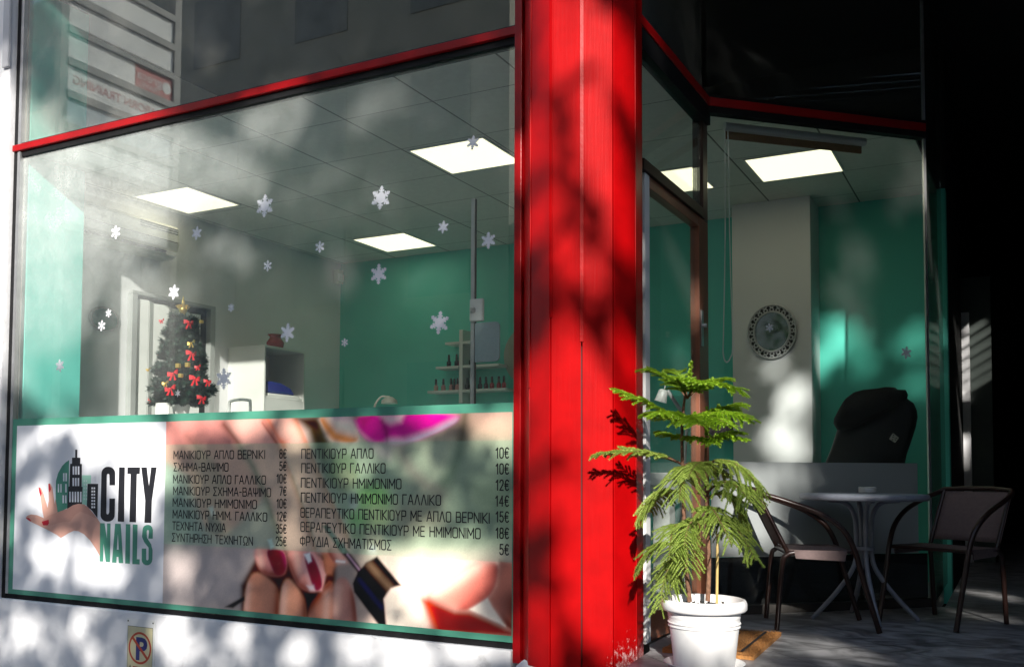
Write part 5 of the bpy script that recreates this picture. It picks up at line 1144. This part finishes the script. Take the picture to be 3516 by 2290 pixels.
LIT = []          # openings of the crown: (X, Z, half width, half height) on the shop front, followed back along the sun
def sunpt(p): return (p[0]+.47*p[1], p[2]+.51*p[1])
def open_at(fn, x, y, rx, ry, *a, k=1.0):
    c = sunpt(fn(x, y, *a)); e = sunpt(fn(x+rx, y, *a)); f = sunpt(fn(x, y+ry, *a)); LIT.append((c[0], c[1], max(abs(e[0]-c[0]), .04), max(abs(f[1]-c[1]), .04), k))
for q in [(8, 520, 60, 380), (200, 400, 170, 80), (150, 500, 120, 90), (420, 400, 100, 70), (300, 520, 90, 60), (560, 420, 50, 40), (330, 300, 60, 38), (640, 270, 80, 42), (735, 430, 30, 26), (860, 262, 42, 26), (540, 590, 38, 28), (790, 625, 28, 24), (330, 430, 48, 34), (110, 410, 80, 60), (230, 560, 46, 46), (90, 300, 60, 50), (440, 330, 40, 26),
          (270, 1012, 125, 46), (330, 1090, 56, 100), (230, 1330, 60, 24), (110, 1290, 40, 26), (125, 1000, 50, 20), (90, 1170, 26, 30), (470, 968, 50, 14), (590, 958, 26, 12), (1010, 946, 60, 14), (1000, 1362, 95, 82), (1090, 1300, 40, 40), (560, 1000, 34, 22), (700, 990, 24, 18), (1160, 1000, 24, 16), (420, 1340, 24, 20)]: open_at(on_y, *q, 0.0)
for q in [          (900, 1500, 120, 44), (510, 1500, 46, 44), (690, 1505, 40, 40), (60, 1480, 50, 44), (420, 1500, 24, 40), (1130, 1520, 70, 34), (210, 1510, 30, 30)]: open_at(on_y, *q, 0.0, k=.80)
for q in [(1290, 95, 30, 120), (1243, 330, 24, 110), (1440, 120, 34, 120), (1440, 420, 36, 150), (1380, 400, 22, 60), (1235, 520, 16, 50), (1450, 830, 34, 90), (1320, 850, 50, 80), (1420, 930, 66, 120), (1310, 960, 36, 70), (1400, 1080, 80, 90), (1380, 1250, 100, 110), (1400, 1400, 100, 110), (1340, 1240, 60, 60), (1330, 960, 70, 80), (1290, 1190, 30, 50), (1245, 1450, 24, 50), (1245, 1150, 16, 90), (1250, 880, 20, 60), (1335, 600, 16, 34), (1290, 480, 14, 44), (1400, 630, 18, 44), (1300, 700, 22, 22), (1370, 260, 16, 40), (1370, 90, 14, 60)]: open_at(on_y, *q, -.15)
for q in [(1610, 1130, 160, 290), (1440, 950, 60, 90), (1450, 1090, 80, 60), (1640, 1460, 120, 90), (1700, 930, 60, 60)]: open_at(on_y, *q, -.10)
for q in [(1735, 1190, 60, 90), (1720, 1260, 40, 40), (1830, 1120, 26, 26)]: open_at(on_wall, *q, P2, E2)
for q in [(1842, 925, 26, 36), (1825, 1030, 44, 40), (1795, 842, 18, 10)]: open_at(on_y, *q, 3.62)
for q in [(1955, 790, 44, 30), (2125, 790, 40, 34), (2135, 905, 26, 26), (1910, 850, 14, 24), (2010, 850, 20, 20)]: open_at(on_y, *q, 4.0)
for q in [(1812, 1160, 45, 20), (1870, 1286, 60, 12)]: open_at(on_y, *q, 1.1)
for q in [(1945, 1158, 70, 16)]: open_at(on_y, *q, 1.5)
for q in [(1850, 1500, 100, 22), (1990, 1525, 60, 8), (1720, 1540, 80, 14), (1740, 1505, 40, 12), (2280, 1300, 30, 4), (2290, 1380, 20, 7), (2280, 1430, 24, 6)]: open_at(on_z, *q, FL)
open_at(on_x, 1510, 130, 12, 20, -1.63)
for q in [(1540, 1112, 36, 20), (1562, 1260, 18, 130), (1540, 910, 22, 26)]: open_at(on_y, *q, 2.0)
LIT += [(2.3, 4.0, .45, .75), (-4.85, .85, .40, .48), (-5.95, 1.35, .25, .85), (-5.62, 1.62, .80, .66), (-5.7, 1.2, .45, .45), (-5.1, 1.75, .4, .34), (-5.2, 2.0, .35, .25), (-5.95, 1.05, .20, .35), (-6.0, .70, .14, .12), (-5.0, 1.85, .22, .14)]
LIT = np.array([tuple(v)+(1.0,) if len(v) == 4 else tuple(v) for v in LIT])
st = empty('street_tree', (3.6, -8.5, -1.45), 'leafy street tree on the pavement whose shade dapples the shop front', 'tree')
N = 70000
Xs = RNG.uniform(-7.4, 3.6, N); Zs = RNG.uniform(-1.7, 3.6, N); lo_ = RNG.random(N) < .16; Xs[lo_] = RNG.uniform(-1.9, 3.6, lo_.sum()); Zs[lo_] = RNG.uniform(-3.4, -1.0, lo_.sum()); Ts = RNG.uniform(6.0, 11.0, N)
Xw = Xs+.035*np.sin(9*Zs+3*Xs)+.03*np.sin(21*Xs+7*Zs)+.03*np.sin(37*Zs-11*Xs); Zw = Zs+.035*np.sin(8*Xs-4*Zs)+.03*np.sin(19*Zs+9*Xs)+.03*np.sin(33*Xs+13*Zs)
dm_ = np.zeros(N)
for X, Z, rx, rz, kk in LIT:
    d = np.sqrt(((Xw-X)/(rx+.05))**2+((Zw-Z)/(rz+.05))**2); dm_ = np.maximum(dm_, kk*np.clip((1.15-d)/.30, 0, 1))
keep = RNG.random(N) > dm_*1.0
gap = (np.sin(Xs*5.1+2*np.sin(Zs*3.3))*np.sin(Zs*6.3+1.7*np.sin(Xs*2.7))) > .80      # a few small chinks elsewhere
keep &= ~(gap & (RNG.random(N) < .8))
Xs, Zs, Ts = Xs[keep], Zs[keep], Ts[keep]; n = len(Xs)
Pc = np.stack([Xs+.47*Ts, -Ts, Zs+.51*Ts], 1)
ax1 = RNG.normal(0, 1, (n, 3)); ax1 /= np.linalg.norm(ax1, axis=1)[:, None]; ax2 = np.cross(ax1, RNG.normal(0, 1, (n, 3))); ax2 /= np.linalg.norm(ax2, axis=1)[:, None]
sz = RNG.uniform(.035, .06, n)[:, None]
q = np.stack([Pc-ax1*sz*1.5, Pc+ax2*sz*.8, Pc+ax1*sz*1.6, Pc-ax2*sz*.8], 1).reshape(-1, 3)
LEAF = leaf_mat('tree_leaves', (.03, .07, .015), (.05, .11, .02), (.09, .15, .03))
me = bpy.data.meshes.new('crown'); me.from_pydata(q.tolist(), [], np.arange(4*n).reshape(n, 4).tolist()); me.materials.append(LEAF)
o = bpy.data.objects.new('crown', me); C.objects.link(o); o.parent = st; o.matrix_parent_inverse = parent_inv(st)
b = MB(); b.tube(smooth_path([(3.6, -8.5, -1.5), (3.65, -8.5, 0), (3.6, -8.55, 1.4), (3.7, -8.5, 2.6)], 5), [.20-.004*i for i in range(16)], BARK, 12); b.build('trunk', st)
for ex, ey, ez in ((-1.5, -8, 6.6), (.6, -8.6, 6.6), (3.4, -8.3, 6.0), (5.2, -9, 4.8)):
    b = MB(); b.tube(smooth_path([(3.7, -8.5, 2.4), (3.7+(ex-3.7)*.35, -8.5+(ey+8.5)*.4, 2.6+(ez-2.6)*.6), (ex, ey, ez)], 6), [.055-.0035*i for i in range(13)], BARK, 8); b.build('limb', st)

st2 = empty('street_tree', (5.0, -5.6, -1.45), 'unseen second tree further right, added to keep the recessed terrace in shade', 'tree')  # tree added to block the sky over the terrace
N = 26000
u = RNG.normal(0, 1, (N, 3)); u /= np.linalg.norm(u, axis=1)[:, None]; rad = RNG.random(N)**.4
Pc = np.array([4.4, -4.9, 4.2])+u*rad[:, None]*np.array([3.5, 2.5, 3.4])*(1+.18*np.sin(5*u[:, :1]+4*u[:, 2:]))
Xs = Pc[:, 0]+.47*Pc[:, 1]; Zs = Pc[:, 2]+.51*Pc[:, 1]; keep = np.ones(N, bool)
for X, Z, rx, rz, kk in LIT: keep &= ((Xs-X)/(rx+.12))**2+((Zs-Z)/(rz+.12))**2 > 1
Pc = Pc[keep]; n = len(Pc)
ax1 = RNG.normal(0, 1, (n, 3)); ax1 /= np.linalg.norm(ax1, axis=1)[:, None]; ax2 = np.cross(ax1, RNG.normal(0, 1, (n, 3))); ax2 /= np.linalg.norm(ax2, axis=1)[:, None]
sz = RNG.uniform(.06, .10, n)[:, None]
q = np.stack([Pc-ax1*sz*1.5, Pc+ax2*sz*.8, Pc+ax1*sz*1.6, Pc-ax2*sz*.8], 1).reshape(-1, 3)
me = bpy.data.meshes.new('crown'); me.from_pydata(q.tolist(), [], np.arange(4*n).reshape(n, 4).tolist()); me.materials.append(LEAF)
o = bpy.data.objects.new('crown', me); C.objects.link(o); o.parent = st2; o.matrix_parent_inverse = parent_inv(st2)
b = MB(); b.tube(smooth_path([(5.0, -5.6, -1.5), (5.05, -5.6, 0), (4.95, -5.5, 1.6), (4.9, -5.3, 3.0)], 5), [.18-.004*i for i in range(16)], BARK, 12); b.build('trunk', st2)
for ex, ey, ez in ((3.0, -5, 5.0), (6.5, -5.6, 5.2), (4.8, -4.4, 6.2)):
    b = MB(); b.tube(smooth_path([(4.9, -5.3, 2.8), (4.9+(ex-4.9)*.35, -5.3+(ey+5.3)*.4, 2.9+(ez-2.8)*.5), (ex, ey, ez)], 6), [.08-.005*i for i in range(13)], BARK, 8); b.build('limb', st2)
